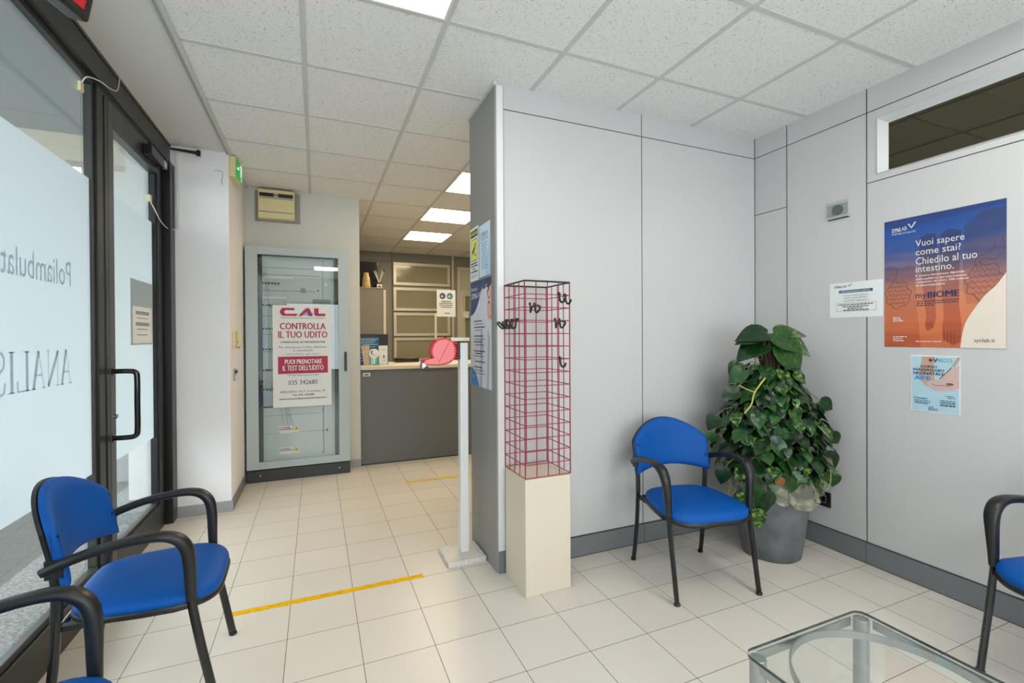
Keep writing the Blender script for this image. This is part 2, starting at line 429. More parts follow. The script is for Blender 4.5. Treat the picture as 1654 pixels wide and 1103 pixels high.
WR = B(); XR = 2.945
WY0, WY1, WZ0, WZ1 = -.6, 1.65, 2.238, 2.565
WR.box(XR, 3.03, WY1, 2.90, 0, HC, wallp); WR.box(XR, 3.03, -2.5, WY0, 0, HC, wallp)
WR.box(XR, 3.03, WY0, WY1, 0, WZ0, wallp); WR.box(XR, 3.03, WY0, WY1, WZ1, HC, wallp)
for y in (2.194, 1.696, -.66): WR.box(XR - .0015, XR + .001, y - .002, y + .002, 0, HC, seam)
WR.box(XR - .0015, XR + .001, -2.5, 2.445, 2.608, 2.612, seam)
WR.box(XR - .0015, XR + .001, 2.194, 2.445, 2.195, 2.199, seam)
WR.box(XR - .0015, XR + .001, -.66, 1.696, 2.201, 2.205, seam)
WR.build('wall_right', kind='structure', smooth=False)
b_ = B(); b_.box(XR - .012, XR, -2.5, 2.432, 0, .120, skirt); b_.box(XR - .009, XR, -2.5, 2.432, .120, .124, seam); b_.box(XR - .014, XR - .011, -2.5, 2.43, 0, .003, seam)
b_.box(XR - .0125, XR - .011, 1.694, 1.698, 0, .12, MATS['skirting_joint_grey'])
b_.build('baseboard_right', kind='structure', smooth=False)

# high transom window in the right wall
win = thing('window_1', (XR, .5, WZ0), 'high transom window with white frame in the right wall', 'window'); del win['category']; win['kind'] = 'structure'
fb = B()
def fring(o0, o1, i0, i1, xo, xi, m):
    """sloped frame ring, o = outer y,z rectangle, i = inner"""
    O = [(xo, o0[0], o0[1]), (xo, o1[0], o0[1]), (xo, o1[0], o1[1]), (xo, o0[0], o1[1])]
    mid = [(xo - .006, (a[1] * .75 + b_[0] * .25), (a[2] * .75 + b_[1] * .25)) for a, b_ in zip(O, [(i0[0], i0[1]), (i1[0], i0[1]), (i1[0], i1[1]), (i0[0], i1[1])])]
    I = [(xi, i0[0], i0[1]), (xi, i1[0], i0[1]), (xi, i1[0], i1[1]), (xi, i0[0], i1[1])]
    vs = O + mid + I; fs = []
    for a in (0, 4):
        for k in range(4): l = (k + 1) % 4; fs.append((a + k, a + l, a + 4 + l, a + 4 + k))
    fb.add(vs, fs, m)
fring((WY0, WZ0), (WY1, WZ1), (WY0 + .045, WZ0 + .018), (WY1 - .05, WZ1 - .045), XR - .001, XR + .03, mat('pale_grey_frame', (206, 208, 208), .35))
fb.build('window_frame', parent=win)
gb = B(); gb.box(XR + .03, XR + .036, WY0 + .03, WY1 - .03, WZ0 + .02, WZ1 - .03, smoke); gb.build('window_pane', parent=win, smooth=False)

wfr = B(); wfr.box(-1.10, -.7, -2.6, -2.5, 0, HC, wallp); wfr.box(2.7, 4.6, -2.6, -2.5, 0, HC, wallp); wfr.box(-.7, 2.7, -2.6, -2.5, 0, .5, wallp); wfr.box(-.7, 2.7, -2.6, -2.5, 2.2, HC, wallp)
wfr.build('wall_front', kind='structure', smooth=False)
t = thing('window_7', (1, -2.5, .5), 'added wide street window in the wall behind the viewpoint, lighting the room', 'window'); del t['category']; t['kind'] = 'structure'  # added window, lets daylight in from behind the camera
q = B()
for (x0, x1, z0, z1) in ((-.7, -.64, .5, 2.2), (2.64, 2.7, .5, 2.2), (.97, 1.03, .5, 2.2), (-.64, 2.64, .5, .56), (-.64, 2.64, 2.14, 2.2)): q.box(x0, x1, -2.57, -2.51, z0, z1, anth)
q.build('window_frame', parent=t, smooth=False)
q = B(); q.add([(-.66, -2.54, .53), (2.66, -2.54, .53), (2.66, -2.54, 2.17), (-.66, -2.54, 2.17)], [(0, 1, 2, 3)], clearglass); q.build('window_pane', parent=t, smooth=False)

# reception room behind, walls
olive = mat('taupe_wall_panel', (140, 138, 131), .55)
wr = B(); wr.box(.2, 4.6, 8.0, 8.1, 0, HC, olive)
for x in (1.175, 2.20): wr.box(x - .003, x + .003, 7.997, 8.0, 0, HC, seam)
wr.box(.4, 1.175, 7.997, 8.0, 2.595, 2.6, seam)
wr.box(2.2, 2.24, 7.98, 8.0, 0, HC, alu)
wr.build('wall_rear', kind='structure', smooth=False)
wr = B(); wr.box(.2, .33, 5.16, 8.0, 0, HC, olive); wr.build('wall_inner', kind='structure', smooth=False)
wr = B(); wr.box(4.5, 4.6, 2.9, 8.0, 0, HC, olive); wr.box(2.945, 4.5, 2.80, 2.90, 0, HC, olive); wr.build('wall_outer', kind='structure', smooth=False)

# dim room behind the transom
dr = B(); dk = mat('olive_ceiling', (200, 188, 152), .8)
dr.box(3.03, 5.4, -1.2, 2.6, 2.75, 2.8, dk)
for x in (3.6, 4.2, 4.8): dr.box(x - .012, x + .012, -1.2, 2.6, 2.745, 2.75, mat('olive_ceiling_bar', (136, 127, 102), .8))
for y in (-.6, 0, .6, 1.2, 1.8): dr.box(3.03, 5.4, y - .006, y + .006, 2.746, 2.75, MATS['olive_ceiling_bar'])
dr.build('ceiling_side', kind='structure', smooth=False)
dr = B(); dw = mat('dim_green_grey_wall', (176, 178, 160), .8)
dr.box(5.4, 5.5, -1.2, 2.6, 0, 2.8, dw)
for y in (.9, 1.5): dr.box(5.395, 5.4, y - .004, y + .004, 0, 2.75, seam)
dr.box(3.03, 5.4, -1.3, -1.2, 0, 2.8, dw); dr.box(3.03, 5.4, 2.6, 2.7, 0, 2.8, dw); dr.box(3.03, 5.4, -1.2, 2.6, -.06, 0, dw)
dr.build('wall_side', kind='structure', smooth=False)

# ------------------------------------------------------------------ ceiling lights
def clight(x, y, label, gm=None):
    t = thing('ceiling_light', (x, y, HC - .012), label, 'ceiling light', 'square ceiling light panels')
    a = B()
    for (x0, x1, y0, y1) in ((-.292, .292, -.292, -.280), (-.292, .292, .280, .292), (-.292, -.280, -.28, .28), (.280, .292, -.28, .28)):
        a.box(x + x0, x + x1, y + y0, y + y1, HC - .006, HC - .001, white)
    a.build('light_frame', parent=t, smooth=False)
    d = B(); d.box(x - .28, x + .28, y - .28, y + .28, HC - .005, HC - .001, gm or glow); d.build('diffuser', parent=t, smooth=False)
c0 = lambda i, j: (LX + .6 * i + .3, LY + .6 * j + .3)
clight(*c0(0, -1), 'bright square ceiling panel nearest the camera, cut by top edge of frame', glow_s)
clight(*c0(2, 3), 'bright square ceiling panel half hidden by the grey pillar, nearest of the reception three', glow_w)
clight(*c0(2, 5), 'bright square ceiling panel over the reception counter, middle of three', glow_w)
clight(*c0(2, 7), 'bright square ceiling panel farthest back, near the reception rear wall', glow_w)
clight(3.75, -.75, 'unseen square ceiling panel added to light the side room beyond the transom', glow_w)  # unseen panel added to brighten the side room
for a, l_ in (((0, -5), 'on the shopfront side'), ((3, -3), 'on the right, nearer one'), ((3, -6), 'on the right, by the added street window')):
    clight(*c0(*a), 'unseen square ceiling panel added for light behind the viewpoint, ' + l_)  # unseen panels added behind the camera to light the room

# ------------------------------------------------------------------ SHOPFRONT (glass wall on the left)
XF = -1.0; XB = -1.055; XGL = -1.03
sw = thing('window_2', (XF, .0, 0), 'fixed shopfront window with frosted film and dark frame', 'window'); del sw['category']; sw['kind'] = 'structure'
a = B()
a.box(XB, XF, 2.955, 3.03, 0, 2.60, anth); a.box(XB + .01, XF - .012, 2.935, 2.955, .20, 2.585, anth2)
a.box(XB, XF + .02, -2.5, 4.15, 2.612, HC, anth); a.box(XF + .02, XF + .026, -2.5, 4.15, 2.735, HC, anth2)
a.box(XB, XF, -2.5, 2.955, 0, .17, anth); a.box(XB + .015, XF - .01, -2.5, 2.95, .17, .20, anth2); a.box(XF - .002, XF + .006, -2.5, 2.9, .172, .178, anth2)
a.box(XB + .015, XF - .01, -2.5, 2.95, 2.585, 2.614, anth2)
a.box(XB, XF, .35, .43, .17, 2.60, anth); a.box(XB, XF, -2.5, -2.42, .17, 2.6, anth)
a.box(XB, XF + .045, 4.035, 4.15, 0, 2.60, anth); a.box(XB, XF - .012, 3.995, 4.035, 0, 2.6, anth)
a.build('window_frame', parent=sw, bevel=.003)
gp = B(); gp.box(XGL - .003, XGL + .003, .43, 2.94, .19, 2.585, clearglass); gp.box(XGL - .003, XGL + .003, -2.42, .35, .19, 2.585, clearglass)
gp.build('window_pane', parent=sw, smooth=False)
fm = B(); fm.add([(XGL + .004, y, z) for y, z in ((.43, .66), (2.934, .66), (2.934, 2.12), (.43, 2.12))], [(0, 1, 2, 3)], film)
fm.add([(XGL + .004, y, z) for y, z in ((-2.42, .66), (.35, .66), (.35, 2.12), (-2.42, 2.12))], [(0, 1, 2, 3)], film)
fm.build('frosted_film', parent=sw, smooth=False)
T = Sheet((XGL + .0045, 2.735, 0), (0, -1, 0), (1, 0, 0), .001, .001, filmtext, t=.0006); T.b = B()
T.text('Poliambulatorio', 0, 1.565, .70, 1.675, filmtext, 1)
def serif(x, ch, w_, b0=1.13, b1=1.282):
    h_ = b1 - b0; tk, tn = .018, .005
    def P_(a, b): return (x + a * w_, b0 + b * h_)
    if ch == 'A':
        T.line([P_(.12, 0), P_(.5, 1)], tn, filmtext, 1); T.line([P_(.5, 1), P_(.86, 0)], tk, filmtext, 1); T.line([P_(.27, .36), P_(.72, .36)], tn, filmtext, 1)
        T.line([P_(.0, .01), P_(.26, .01)], tn, filmtext, 1); T.line([P_(.70, .01), P_(1, .01)], tn, filmtext, 1)
    if ch == 'N':
        T.line([P_(.14, 0), P_(.14, 1)], tn, filmtext, 1); T.line([P_(.10, .98), P_(.86, .02)], tk, filmtext, 1); T.line([P_(.86, 0), P_(.86, 1)], tn, filmtext, 1)
        T.line([P_(.0, .01), P_(.28, .01)], tn, filmtext, 1); T.line([P_(.72, .99), P_(1, .99)], tn, filmtext, 1)
    if ch == 'L':
        T.line([P_(.25, 0), P_(.25, 1)], tk, filmtext, 1); T.line([P_(.05, .99), P_(.5, .99)], tn, filmtext, 1); T.line([P_(.05, .01), P_(.92, .01)], tn, filmtext, 1); T.line([P_(.92, 0), P_(.97, .28)], tn * 1.5, filmtext, 1)
    if ch == 'I':
        T.line([P_(.5, 0), P_(.5, 1)], tk, filmtext, 1); T.line([P_(.1, .99), P_(.9, .99)], tn, filmtext, 1); T.line([P_(.1, .01), P_(.9, .01)], tn, filmtext, 1)
    if ch == 'S':
        c_ = catmull([(.85, .75, 0), (.78, .93, 0), (.5, 1, 0), (.2, .88, 0), (.22, .65, 0), (.5, .52, 0), (.8, .38, 0), (.82, .14, 0), (.5, 0, 0), (.2, .06, 0), (.12, .28, 0)], 5)
        T.line([P_(p[0], p[1]) for p in c_], .010, filmtext, 1)
x_ = 0
for ch, w_ in (('A', .105), ('N', .105), ('A', .105), ('L', .09), ('I', .05), ('S', .08), ('I', .05)):
    serif(x_, ch, w_); x_ += w_ + .006
T.b.build('window_lettering', parent=sw, smooth=False, label='mirrored grey lettering seen through the film')

dd = thing('door_1', (XF, 3.0, 0), 'glazed entrance door with dark frame, frosted film and C handle', 'door'); del dd['category']; dd['kind'] = 'structure'
a = B(); DXB, DXF = XB + .01, XF + .004
a.box(DXB, DXF, 3.035, 3.075, .012, 2.585, anth); a.box(DXB, DXF, 3.08, 3.15, .012, 2.585, anth2)
a.box(DXB, DXF - .012, 3.15, 3.165, .19, 2.455, black)
a.box(DXB, DXF, 3.905, 3.99, .012, 2.585, anth); a.box(DXB, DXF - .01, 3.888, 3.906, .19, 2.455, black)
a.box(DXB, DXF, 3.15, 3.905, 2.455, 2.585, anth2); a.box(DXB, DXF, 3.15, 3.905, .012, .19, anth)
a.box(DXB + .01, DXF - .012, 3.16, 3.88, .19, .205, anth2)
a.build('door_frame', parent=dd, bevel=.003)
gp = B(); gp.box(XGL - .003, XGL + .003, 3.155, 3.89, .19, 2.46, clearglass); gp.build('door_pane', parent=dd, smooth=False)
fm = B(); fm.add([(XGL + .004, y, z) for y, z in ((3.165, .655), (3.885, .655), (3.885, 2.12), (3.165, 2.12))], [(0, 1, 2, 3)], film)
fm.build('frosted_film', parent=dd, smooth=False)
h = B(); hp = [(XF, 3.11, 1.155), (-.93, 3.11, 1.155), (-.90, 3.11, 1.148), (-.892, 3.11, 1.12), (-.892, 3.11, .98), (-.892, 3.11, .84), (-.90, 3.11, .808), (-.93, 3.11, .80), (XF, 3.11, .80)]
h.tube(catmull(hp, 5), .0135, gloss_black, 14)
h.cyl((XF, 3.11, 1.155), (XF + .008, 3.11, 1.155), .02, gloss_black); h.cyl((XF, 3.11, .80), (XF + .008, 3.11, .80), .02, gloss_black)
h.build('door_handle', parent=dd, label='gloss black C-shaped pull handle')
h = B(); h.cyl((XF, 3.12, .915), (XF + .02, 3.12, .915), .011, chrome); h.build('door_lock', parent=dd)
h = B(); h.box(XF + .004, XF + .055, 3.60, 3.86, 2.49, 2.555, black); h.cyl((XF + .03, 3.66, 2.555), (XF + .03, 3.66, 2.585), .014, black)
h.box(XF + .03, XF + .055, 3.86, 3.93, 2.50, 2.55, steel)
h.build('door_closer', parent=dd, bevel=.004)
T = Sheet((XGL + .0045, 3.475, 1.29), (0, 1, 0), (1, 0, 0), .41, .405, film_mat('notice_shadow_film', (.62, .66, .67), 1, .45), t=.001)  # grey film tone stands for the shadow of a notice outside
T.rect(.03, .01, .39, .24, mat('backlit_white_paper', (236, 238, 238), .5), 1)
for z in (.19, .12): T.rect(.08, z, .33, z + .022, mat('grey_ink', (150, 154, 158), .6), 2)
for z in (.165, .095, .06): T.rect(.10, z, .30, z + .006, MATS['grey_ink'], 2)
T.build('notice_shadow', label='outside notice showing as a grey shadow with paper, drawn on the frosted door glass', cat='notice')
h = B(); h.tube([(-.97, 4.13, 2.722), (-.80, 4.13, 2.718)], .008, black, 8, rb=.006); h.tube([(-.97, 4.10, 2.708), (-.80, 4.13, 2.705)], .008, black, 8, rb=.006)
h.cyl((-.80, 4.13, 2.69), (-.80, 4.13, 2.73), .014, black)
h.build('closer_arm', loc=(-.97, 4.13, 2.70), label='black metal closer arm jutting out at the door top corner', cat='door closer')
# contact sensors and their leads
def sensor(p, cable, lab):
    t = thing('contact_sensor', p, lab, 'alarm sensor', 'alarm contacts on the glass')
    q = B(); q.box(p[0], p[0] + .012, p[1] - .018, p[1] + .018, p[2] - .022, p[2] + .022, yellowed); q.build('sensor_body', parent=t, bevel=.002)
    q = B(); q.tube(catmull(cable, 6), .0028, white, 6); q.build('cable', parent=t)
sensor((XGL + .004, 2.842, 2.525), [(XGL + .01, 2.845, 2.54), (-1.0, 2.85, 2.58), (-.975, 2.92, 2.60), (-.972, 3.05, 2.625), (-.97, 3.13, 2.66), (-.972, 3.17, 2.745)], 'small cream alarm contact on the fixed window glass top corner')
sensor((XGL + .004, 3.835, 2.27), [(XGL + .01, 3.84, 2.25), (-1.0, 3.86, 2.20), (-.985, 3.93, 2.14), (-.97, 4.04, 2.115), (-.94, 4.12, 2.13), (-.93, 4.14, 2.15)], 'small cream alarm contact on the door glass near hinge side')
q = B(); q.box(-.945, -.925, 4.135, 4.15, 2.14, 2.70, white); q.build('cable_trunking', loc=(-.935, 4.14, 2.14), bevel=.002, label='thin white cable trunking up the white column by the door', cat='trunking')
q = B(); q.tube(catmull([(-.70, 4.148, 2.60), (-.655, 4.142, 2.60), (-.648, 4.142, 2.57), (-.655, 4.142, 2.53), (-.65, 4.142, 2.50)], 5), .002, steel, 6)
q.build('wire_hook', loc=(-.67, 4.145, 2.5), label='small bent wire hook on the white column upper corner', cat='hook')

# outdoors
gran = speckle_mat('speckled_granite', (158, 160, 162), (104, 106, 108), 90)
pav = speckle_mat('dark_paving', (92, 94, 96), (78, 80, 82), 40)
q = B(); q.box(-1.62, -1.07, -4, 6.5, -.09, -.04, gran); q.build('trim_2', kind='structure', smooth=False, label='speckled granite sill strip outside the glass')
q = B(); q.box(-14, -1.60, -6, 16, -.14, -.07, pav)
q.build('floor_outside', kind='structure', smooth=False)
q = B(); q.box(-3.6, -1.0, -4, 5.5, 3.2, 3.3, mat('grey_portico_plaster', (176, 180, 182), .85)); q.build('ceiling_outside', kind='structure', smooth=False)
q = B(); q.box(-3.6, -1.0, 5.5, 5.7, 2.96, 3.4, mat('beige_stone', (222, 212, 196), .8)); q.box(-1.47, -1.07, 4.9, 5.5, -.1, 3.2, mat('pale_render', (228, 228, 226), .8))
q.box(-1.10, -1.02, -4, 5.0, 2.76, 3.25, MATS['pale_render']); q.box(-2.05, -1.07, 5.7, 6.0, .5, 2.96, MATS['pale_render']); q.box(-2.05, -1.07, 5.7, 6.0, -.1, .5, mat('grey_plinth', (150, 152, 152), .8))
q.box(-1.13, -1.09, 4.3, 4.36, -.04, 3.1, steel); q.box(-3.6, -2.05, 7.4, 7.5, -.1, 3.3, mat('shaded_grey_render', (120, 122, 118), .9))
q.build('wall_outside', kind='structure', smooth=False)
q = B(); q.box(-13, -12, -6, 18, -.1, 5.5, mat('far_facade', (205, 205, 200), .9)); q.box(-12, -1, 17, 18, -.1, 3.5, MATS['far_facade']); q.build('wall_street', kind='structure', smooth=False)

# ------------------------------------------------------------------ WAITING CHAIRS
def make_chair(label):
    t = thing('waiting_chair', (0, 0, 0), label, 'chair', 'blue and black waiting chairs')
    # seat cushion
    def outline(k, grow=0):
        a = 2 * math.pi * k / 40; c, s = math.cos(a), math.sin(a)
        e = .46
        x = abs(c) ** e * (1 if c > 0 else -1); y = abs(s) ** e * (1 if s > 0 else -1)
        X = .030 + x * (.220 + grow)
        W = (.245 if X > .1 else .245 - .035 * min(1, (.1 - X) / .3)) + grow
        if X > .1: W -= .05 * ((X - .1) / .17) ** 2
        return X, y * W
    def zt(X, Y): return .452 - .012 * (Y / .24) ** 2 - (.030 * ((X - .12) / .15) ** 2 if X > .12 else 0) + .01 * max(0, -(X + .05)) 
    q = B(); vs = []; fs = []; rings = [(.0, 0, 0), (.35, 0, 0), (.7, 0, 0), (.9, -.003, 0), (.98, -.010, 0), (1.0, -.020, 0), (.995, -.036, 0), (.96, -.042, 0), (0.0, -.042, 0)]
    for rr, dz, _ in rings:
        for k in range(40):
            X, Y = outline(k); X2 = .030 + (X - .030) * rr; Y2 = Y * rr
            vs.append((X2, Y2, zt(X2, Y2) + dz))
    for i in range(len(rings) - 1):
        for k in range(40): l = (k + 1) % 40; fs.append((i * 40 + k, i * 40 + l, (i + 1) * 40 + l, (i + 1) * 40 + k))
    q.add(vs, fs, blue); q.build('seat', parent=t, ang=60)
    q = B(); vs = []; fs = []
    for rr, dz in ((.9, -.039), (1.0, -.036), (1.02, -.045), (1.0, -.058), (.9, -.064), (0, -.066)):
        for k in range(40):
            X, Y = outline(k); X2 = .030 + (X - .030) * rr; Y2 = Y * rr; vs.append((X2, Y2, zt(X2, Y2) + dz))
    for i in range(5):
        for k in range(40): l = (k + 1) % 40; fs.append((i * 40 + k, i * 40 + l, (i + 1) * 40 + l, (i + 1) * 40 + k))
    q.add(vs, fs, black); q.build('seat_shell', parent=t, ang=60)
    # backrest
    def backpt(a, b, off):      # a -1..1 across, b 0..1 up
        y = a * .236
        top = .708 + .122 * max(0, 1 - abs(a) ** 1.95) ** .78
        bot = .528 + .034 * (1 - a * a)
        z = bot + (top - bot) * b
        yy = y * (1 - .015 * (1 - b))
        x = -.235 + .055 * a * a - .055 * ((z - .55) / .27) + off
        return (x, yy, z)
    def slab(o0, o1, m, name, k=1.0, grow=0, rim=True):
        q = B(); na, nb = 24, 12; vs = []; fs = []
        def edge(a, b):
            return max(0, 1 - (1 - (1 - min(1, (1 - abs(a)) / .06)) ** 2) ) if False else 0
        for side, off in ((0, o0), (1, o1)):
            for i in range(na + 1):
                a = math.sin((-1 + 2 * i / na) * math.pi / 2)
                for j in range(nb + 1):
                    b = .5 - .5 * math.cos(math.pi * j / nb)
                    e = min((1 - abs(a)) * 8, b * 6, (1 - b) * 6, 1); rnd = (1 - math.sqrt(max(0, 1 - (1 - e) ** 2)))
                    o = off - (o1 - o0) * .55 * rnd * (1 if side else 0)
                    p = backpt(a * (1 + grow), b, o)
                    vs.append((p[0], p[1], p[2] + (grow * .3 * (b - .5))))
        W = nb + 1; S = (na + 1) * W
        for side in (0, 1):
            for i in range(na):
                for j in range(nb):
                    v = side * S + i * W + j; fs.append((v, v + W, v + W + 1, v + 1) if side else (v, v + 1, v + W + 1, v + W))
        for i in range(na):
            for j in (0, nb): v = i * W + j; fs.append((v, v + W, v + W + S, v + S))
        for j in range(nb):
            for i in (0, na): v = i * W + j; fs.append((v, v + 1, v + 1 + S, v + S))
        q.add(vs, fs, m); return q.build(name, parent=t, ang=60)
    slab(0, .034, blue, 'backrest'); slab(-.017, .002, black, 'backrest_shell', grow=.010)
    for s in (-1, 1):
        q = B(); P = [(-.245, .222 * s, 0), (-.225, .220 * s, .10), (-.205, .218 * s, .25), (-.195, .216 * s, .42)]
        q.tube(catmull(P, 5), .0115, blacks, 10, rb=.014, up=(1, 0, 0)); q.cyl((-.246, .222 * s, 0), (-.243, .222 * s, .012), .015, black, 10)
        q.build('leg', parent=t)
        q = B(); P = [(.245, .232 * s, 0), (.222, .232 * s, .12), (.195, .232 * s, .26), (.172, .232 * s, .40), (.168, .232 * s, .455)]
        q.tube(catmull(P, 5), .0115, blacks, 10, rb=.015, up=(1, 0, 0)); q.cyl((.246, .232 * s, 0), (.242, .232 * s, .012), .0155, black, 10)
        q.build('leg', parent=t)
        q = B(); P = [(-.195, .216 * s, .42), (-.192, .218 * s, .5), (-.196, .222 * s, .6), (-.20, .224 * s, .70)]
        q.tube(catmull(P, 4), .012, black, 8, rb=.017, up=(1, 0, 0)); q.box(-.215, -.17, s * .205, s * .24, .565, .625, black); q.build('back_post', parent=t)
        q = B(); P = [(-.225, .236 * s, .588), (-.17, .242 * s, .612), (-.08, .250 * s, .640), (.02, .254 * s, .656), (.09, .254 * s, .656), (.135, .25 * s, .638), (.160, .246 * s, .600), (.168, .240 * s, .54), (.170, .235 * s, .46), (.172, .233 * s, .41)]
        n = len(P); wa = [.011, .015, .020, .024, .026, .026, .024, .019, .015, .012]; wb = [.014, .016, .015, .014, .015, .018, .020, .020, .018, .016]
        C = catmull(P, 5)
        def ip(L): return [L[min(int(i / 5), n - 2)] * (1 - (i - 5 * min(int(i / 5), n - 2)) / 5) + L[min(int(i / 5), n - 2) + 1] * ((i - 5 * min(int(i / 5), n - 2)) / 5) for i in range(len(C))]
        vs = []
        # sweep keeping the wide side across the chair (y axis)
        fs = []; N = len(C); A = ip(wa); Bw = ip(wb); nn = 12
        for i in range(N):
            tg = (C[min(i + 1, N - 1)] - C[max(i - 1, 0)]).normalized(); sd = Vector((0, 1, 0)); nv = tg.cross(sd).normalized()
            for k in range(nn):
                an = 2 * math.pi * k / nn; ca, sa = math.cos(an), math.sin(an)
                ca = abs(ca) ** .7 * (1 if ca > 0 else -1); sa = abs(sa) ** .7 * (1 if sa > 0 else -1)
                vs.append(C[i] + sd * A[i] * ca + nv * Bw[i] * sa)
        for i in range(N - 1):
            for k in range(nn): l = (k + 1) % nn; fs.append((i * nn + k, i * nn + l, (i + 1) * nn + l, (i + 1) * nn + k))
        fs.append(tuple(range(nn - 1, -1, -1))); fs.append(tuple((N - 1) * nn + k for k in range(nn)))
        q.add(vs, fs, black); q.build('armrest', parent=t, ang=50)
    q = B(); q.box(-.19, .17, -.215, -.19, .380, .398, black); q.box(-.19, .17, .19, .215, .380, .398, black)
    q.cyl((-.19, -.215, .39), (-.19, .215, .39), .010, blacks, 8); q.cyl((.165, -.23, .39), (.165, .23, .39), .010, blacks, 8)
    q.build('seat_frame', parent=t)
    return t
proto = make_chair('blue chair with black arms against the grey partition, beside the potted plant')
chairs = [(proto, 1.900, 1.992, math.degrees(math.atan2(-.98, -.19)), None),
          (None, -.590, 2.176, 2, 'complete blue armchair by the shopfront glass, at left'),
          (None, -.70, 1.342, 6, 'blue armchair in bottom left corner, mostly out of frame'),
          (None, 2.596, .701, 170, 'blue chair cut by the right edge, beyond the glass table')]
for o, x, y, a_, lab in chairs:
    if o is None: o = copy_tree(proto); o['label'] = lab
    o.location = (x, y, 0); o.rotation_euler = (0, 0, R(a_))

# ------------------------------------------------------------------ GLASS TABLE
t = thing('coffee_table', (1.387, .72, 0), 'low square glass-topped table with grey metal legs and ring', 'table')
TX0, TX1, TY0, TY1, TZ = 1.125, 1.645, .467, .977, .42
q = B()
rc = []
for cx_, cy_, a0 in ((TX1 - .03, TY1 - .03, 0), (TX0 + .03, TY1 - .03, 90), (TX0 + .03, TY0 + .03, 180), (TX1 - .03, TY0 + .03, 270)):
    for k in range(6): an = R(a0 + 18 * k); rc.append((cx_ + .03 * math.cos(an), cy_ + .03 * math.sin(an)))
q.prism(rc, TZ - .008, TZ, tableglass); q.build('glass_top', parent=t, smooth=False)
q = B(); n_ = len(rc)
q.add([(1.385 + (p[0] - 1.385) * 1.003, .722 + (p[1] - .722) * 1.003, z) for z in (TZ - .0082, TZ + .0002) for p in rc], [(i, (i + 1) % n_, n_ + (i + 1) % n_, n_ + i) for i in range(n_)], mat('dark_green_glass_edge', (52, 70, 66), .1))
q.build('glass_edge', parent=t)
for lx_ in (TX0 + .027, TX1 - .027):
    for ly_ in (TY0 + .027, TY1 - .027):
        q = B(); q.cyl((lx_, ly_, 0), (lx_, ly_, TZ - .0095), .0225, steel, 24); q.build('leg', parent=t, bevel=.002)
q = B(); e = .005
for (a0, a1, b0, b1) in ((TX0 + .05, TX1 - .05, TY1 - e - .004, TY1 - e), (TX0 + .05, TX1 - .05, TY0 + e, TY0 + e + .004), (TX0 + e, TX0 + e + .004, TY0 + .05, TY1 - .05), (TX1 - e - .004, TX1 - e, TY0 + .05, TY1 - .05)):
    q.box(a0, a1, b0, b1, TZ - .036, TZ - .010, steel)
q.build('apron', parent=t)
q = B(); q.lathe([(.246, TZ - .032), (.246, TZ - .010), (.241, TZ - .010), (.241, TZ - .032), (.246, TZ - .032)], (1.385, .722, 0), steel, 64); q.build('metal_ring', parent=t)

# ------------------------------------------------------------------ WIRE DISPLAY STAND on its plinth
SX, SY, SA = .97, 2.15, R(0.8)
def SP(a, b_, z): return (SX + a * math.cos(SA) - b_ * math.sin(SA), SY + a * math.sin(SA) + b_ * math.cos(SA), z)
S = .263
t = thing('display_stand', SP(S / 2, S / 2, 0), 'tall dark red wire grid display stand on a cream square plinth', 'display stand')
q = B(); q.M = Matrix.Translation((SX, SY, 0)) @ Matrix.Rotation(SA, 4, 'Z'); q.box(0, S, 0, S, 0, .60, cream); q.build('plinth', parent=t, bevel=.003)
q = B(); Z0, Z1, NR = .607, 1.612, 15
q.M = None
cs = [(0, 0), (S, 0), (S, S), (0, S)]
for e_ in range(4):
    a0, b0 = cs[e_]; a1, b1 = cs[(e_ + 1) % 4]
    for k in range(4):
        a_, bb = a0 + (a1 - a0) * k / 4, b0 + (b1 - b0) * k / 4
        q.cyl(SP(a_, bb, Z0), SP(a_, bb, Z1),   .0025 if k else .0032, wire, 6)
    for k in range(NR):
        z = Z0 + (Z1 - Z0) * k / NR
        q.cyl(SP(a0, b0, z), SP(a1, b1, z), .0024, wire, 6)
q.build('wire_cage', parent=t)
q = B()
for e_ in range(4): q.cyl(SP(*cs[e_], Z1), SP(*cs[(e_ + 1) % 4], Z1), .0046, black, 8)
q.build('top_rim', parent=t, label='black top rim')
dz_ = (Z1 - Z0) / NR
def hook(a, b_, row, out, lab, loop=False):
    """J hook on the cage; out = outward direction in stand axes"""
    z = Z0 + dz_ * row; ox, oy = out; sx, sy = -oy, ox
    def Q(o, s_, dz): return SP(a + ox * o + sx * s_, b_ + oy * o + sy * s_, z + dz)
    q = B()
    if loop:
        q.tube(catmull([Q(-.006, -.013, .004), Q(.002, -.013, .010), Q(.007, -.013, .0), Q(.008, -.013, -.02)], 4), .0045, black, 8)
        q.tube(catmull([Q(-.006, .013, .004), Q(.002, .013, .010), Q(.007, .013, .0), Q(.008, .013, -.02)], 4), .0045, black, 8)
        q.tube(catmull([Q(.008, -.013, -.015), Q(.012, -.015, -.034), Q(.024, -.02, -.036), Q(.048, -.022, -.012), Q(.052, 0, -.004), Q(.048, .022, -.012), Q(.024, .02, -.036), Q(.012, .015, -.034), Q(.008, .013, -.015)], 4), .0048, black, 8)
    else:
        q.tube(catmull([Q(-.006, 0, .002), Q(.000, 0, .010), Q(.008, 0, .006), Q(.010, .0, -.015), Q(.014, .003, -.034), Q(.028, .008, -.040), Q(.038, .012, -.030), Q(.042, .013, -.018)], 4), .0055, black, 8)
        q.cyl(Q(.007, -.006, .002), Q(.007, .006, .002), .006, black, 8)
    q.build('display_hook', loc=Q(0, 0, 0), label=lab, cat='hook', group='black hooks on the wire stand')
Wd = S / 4
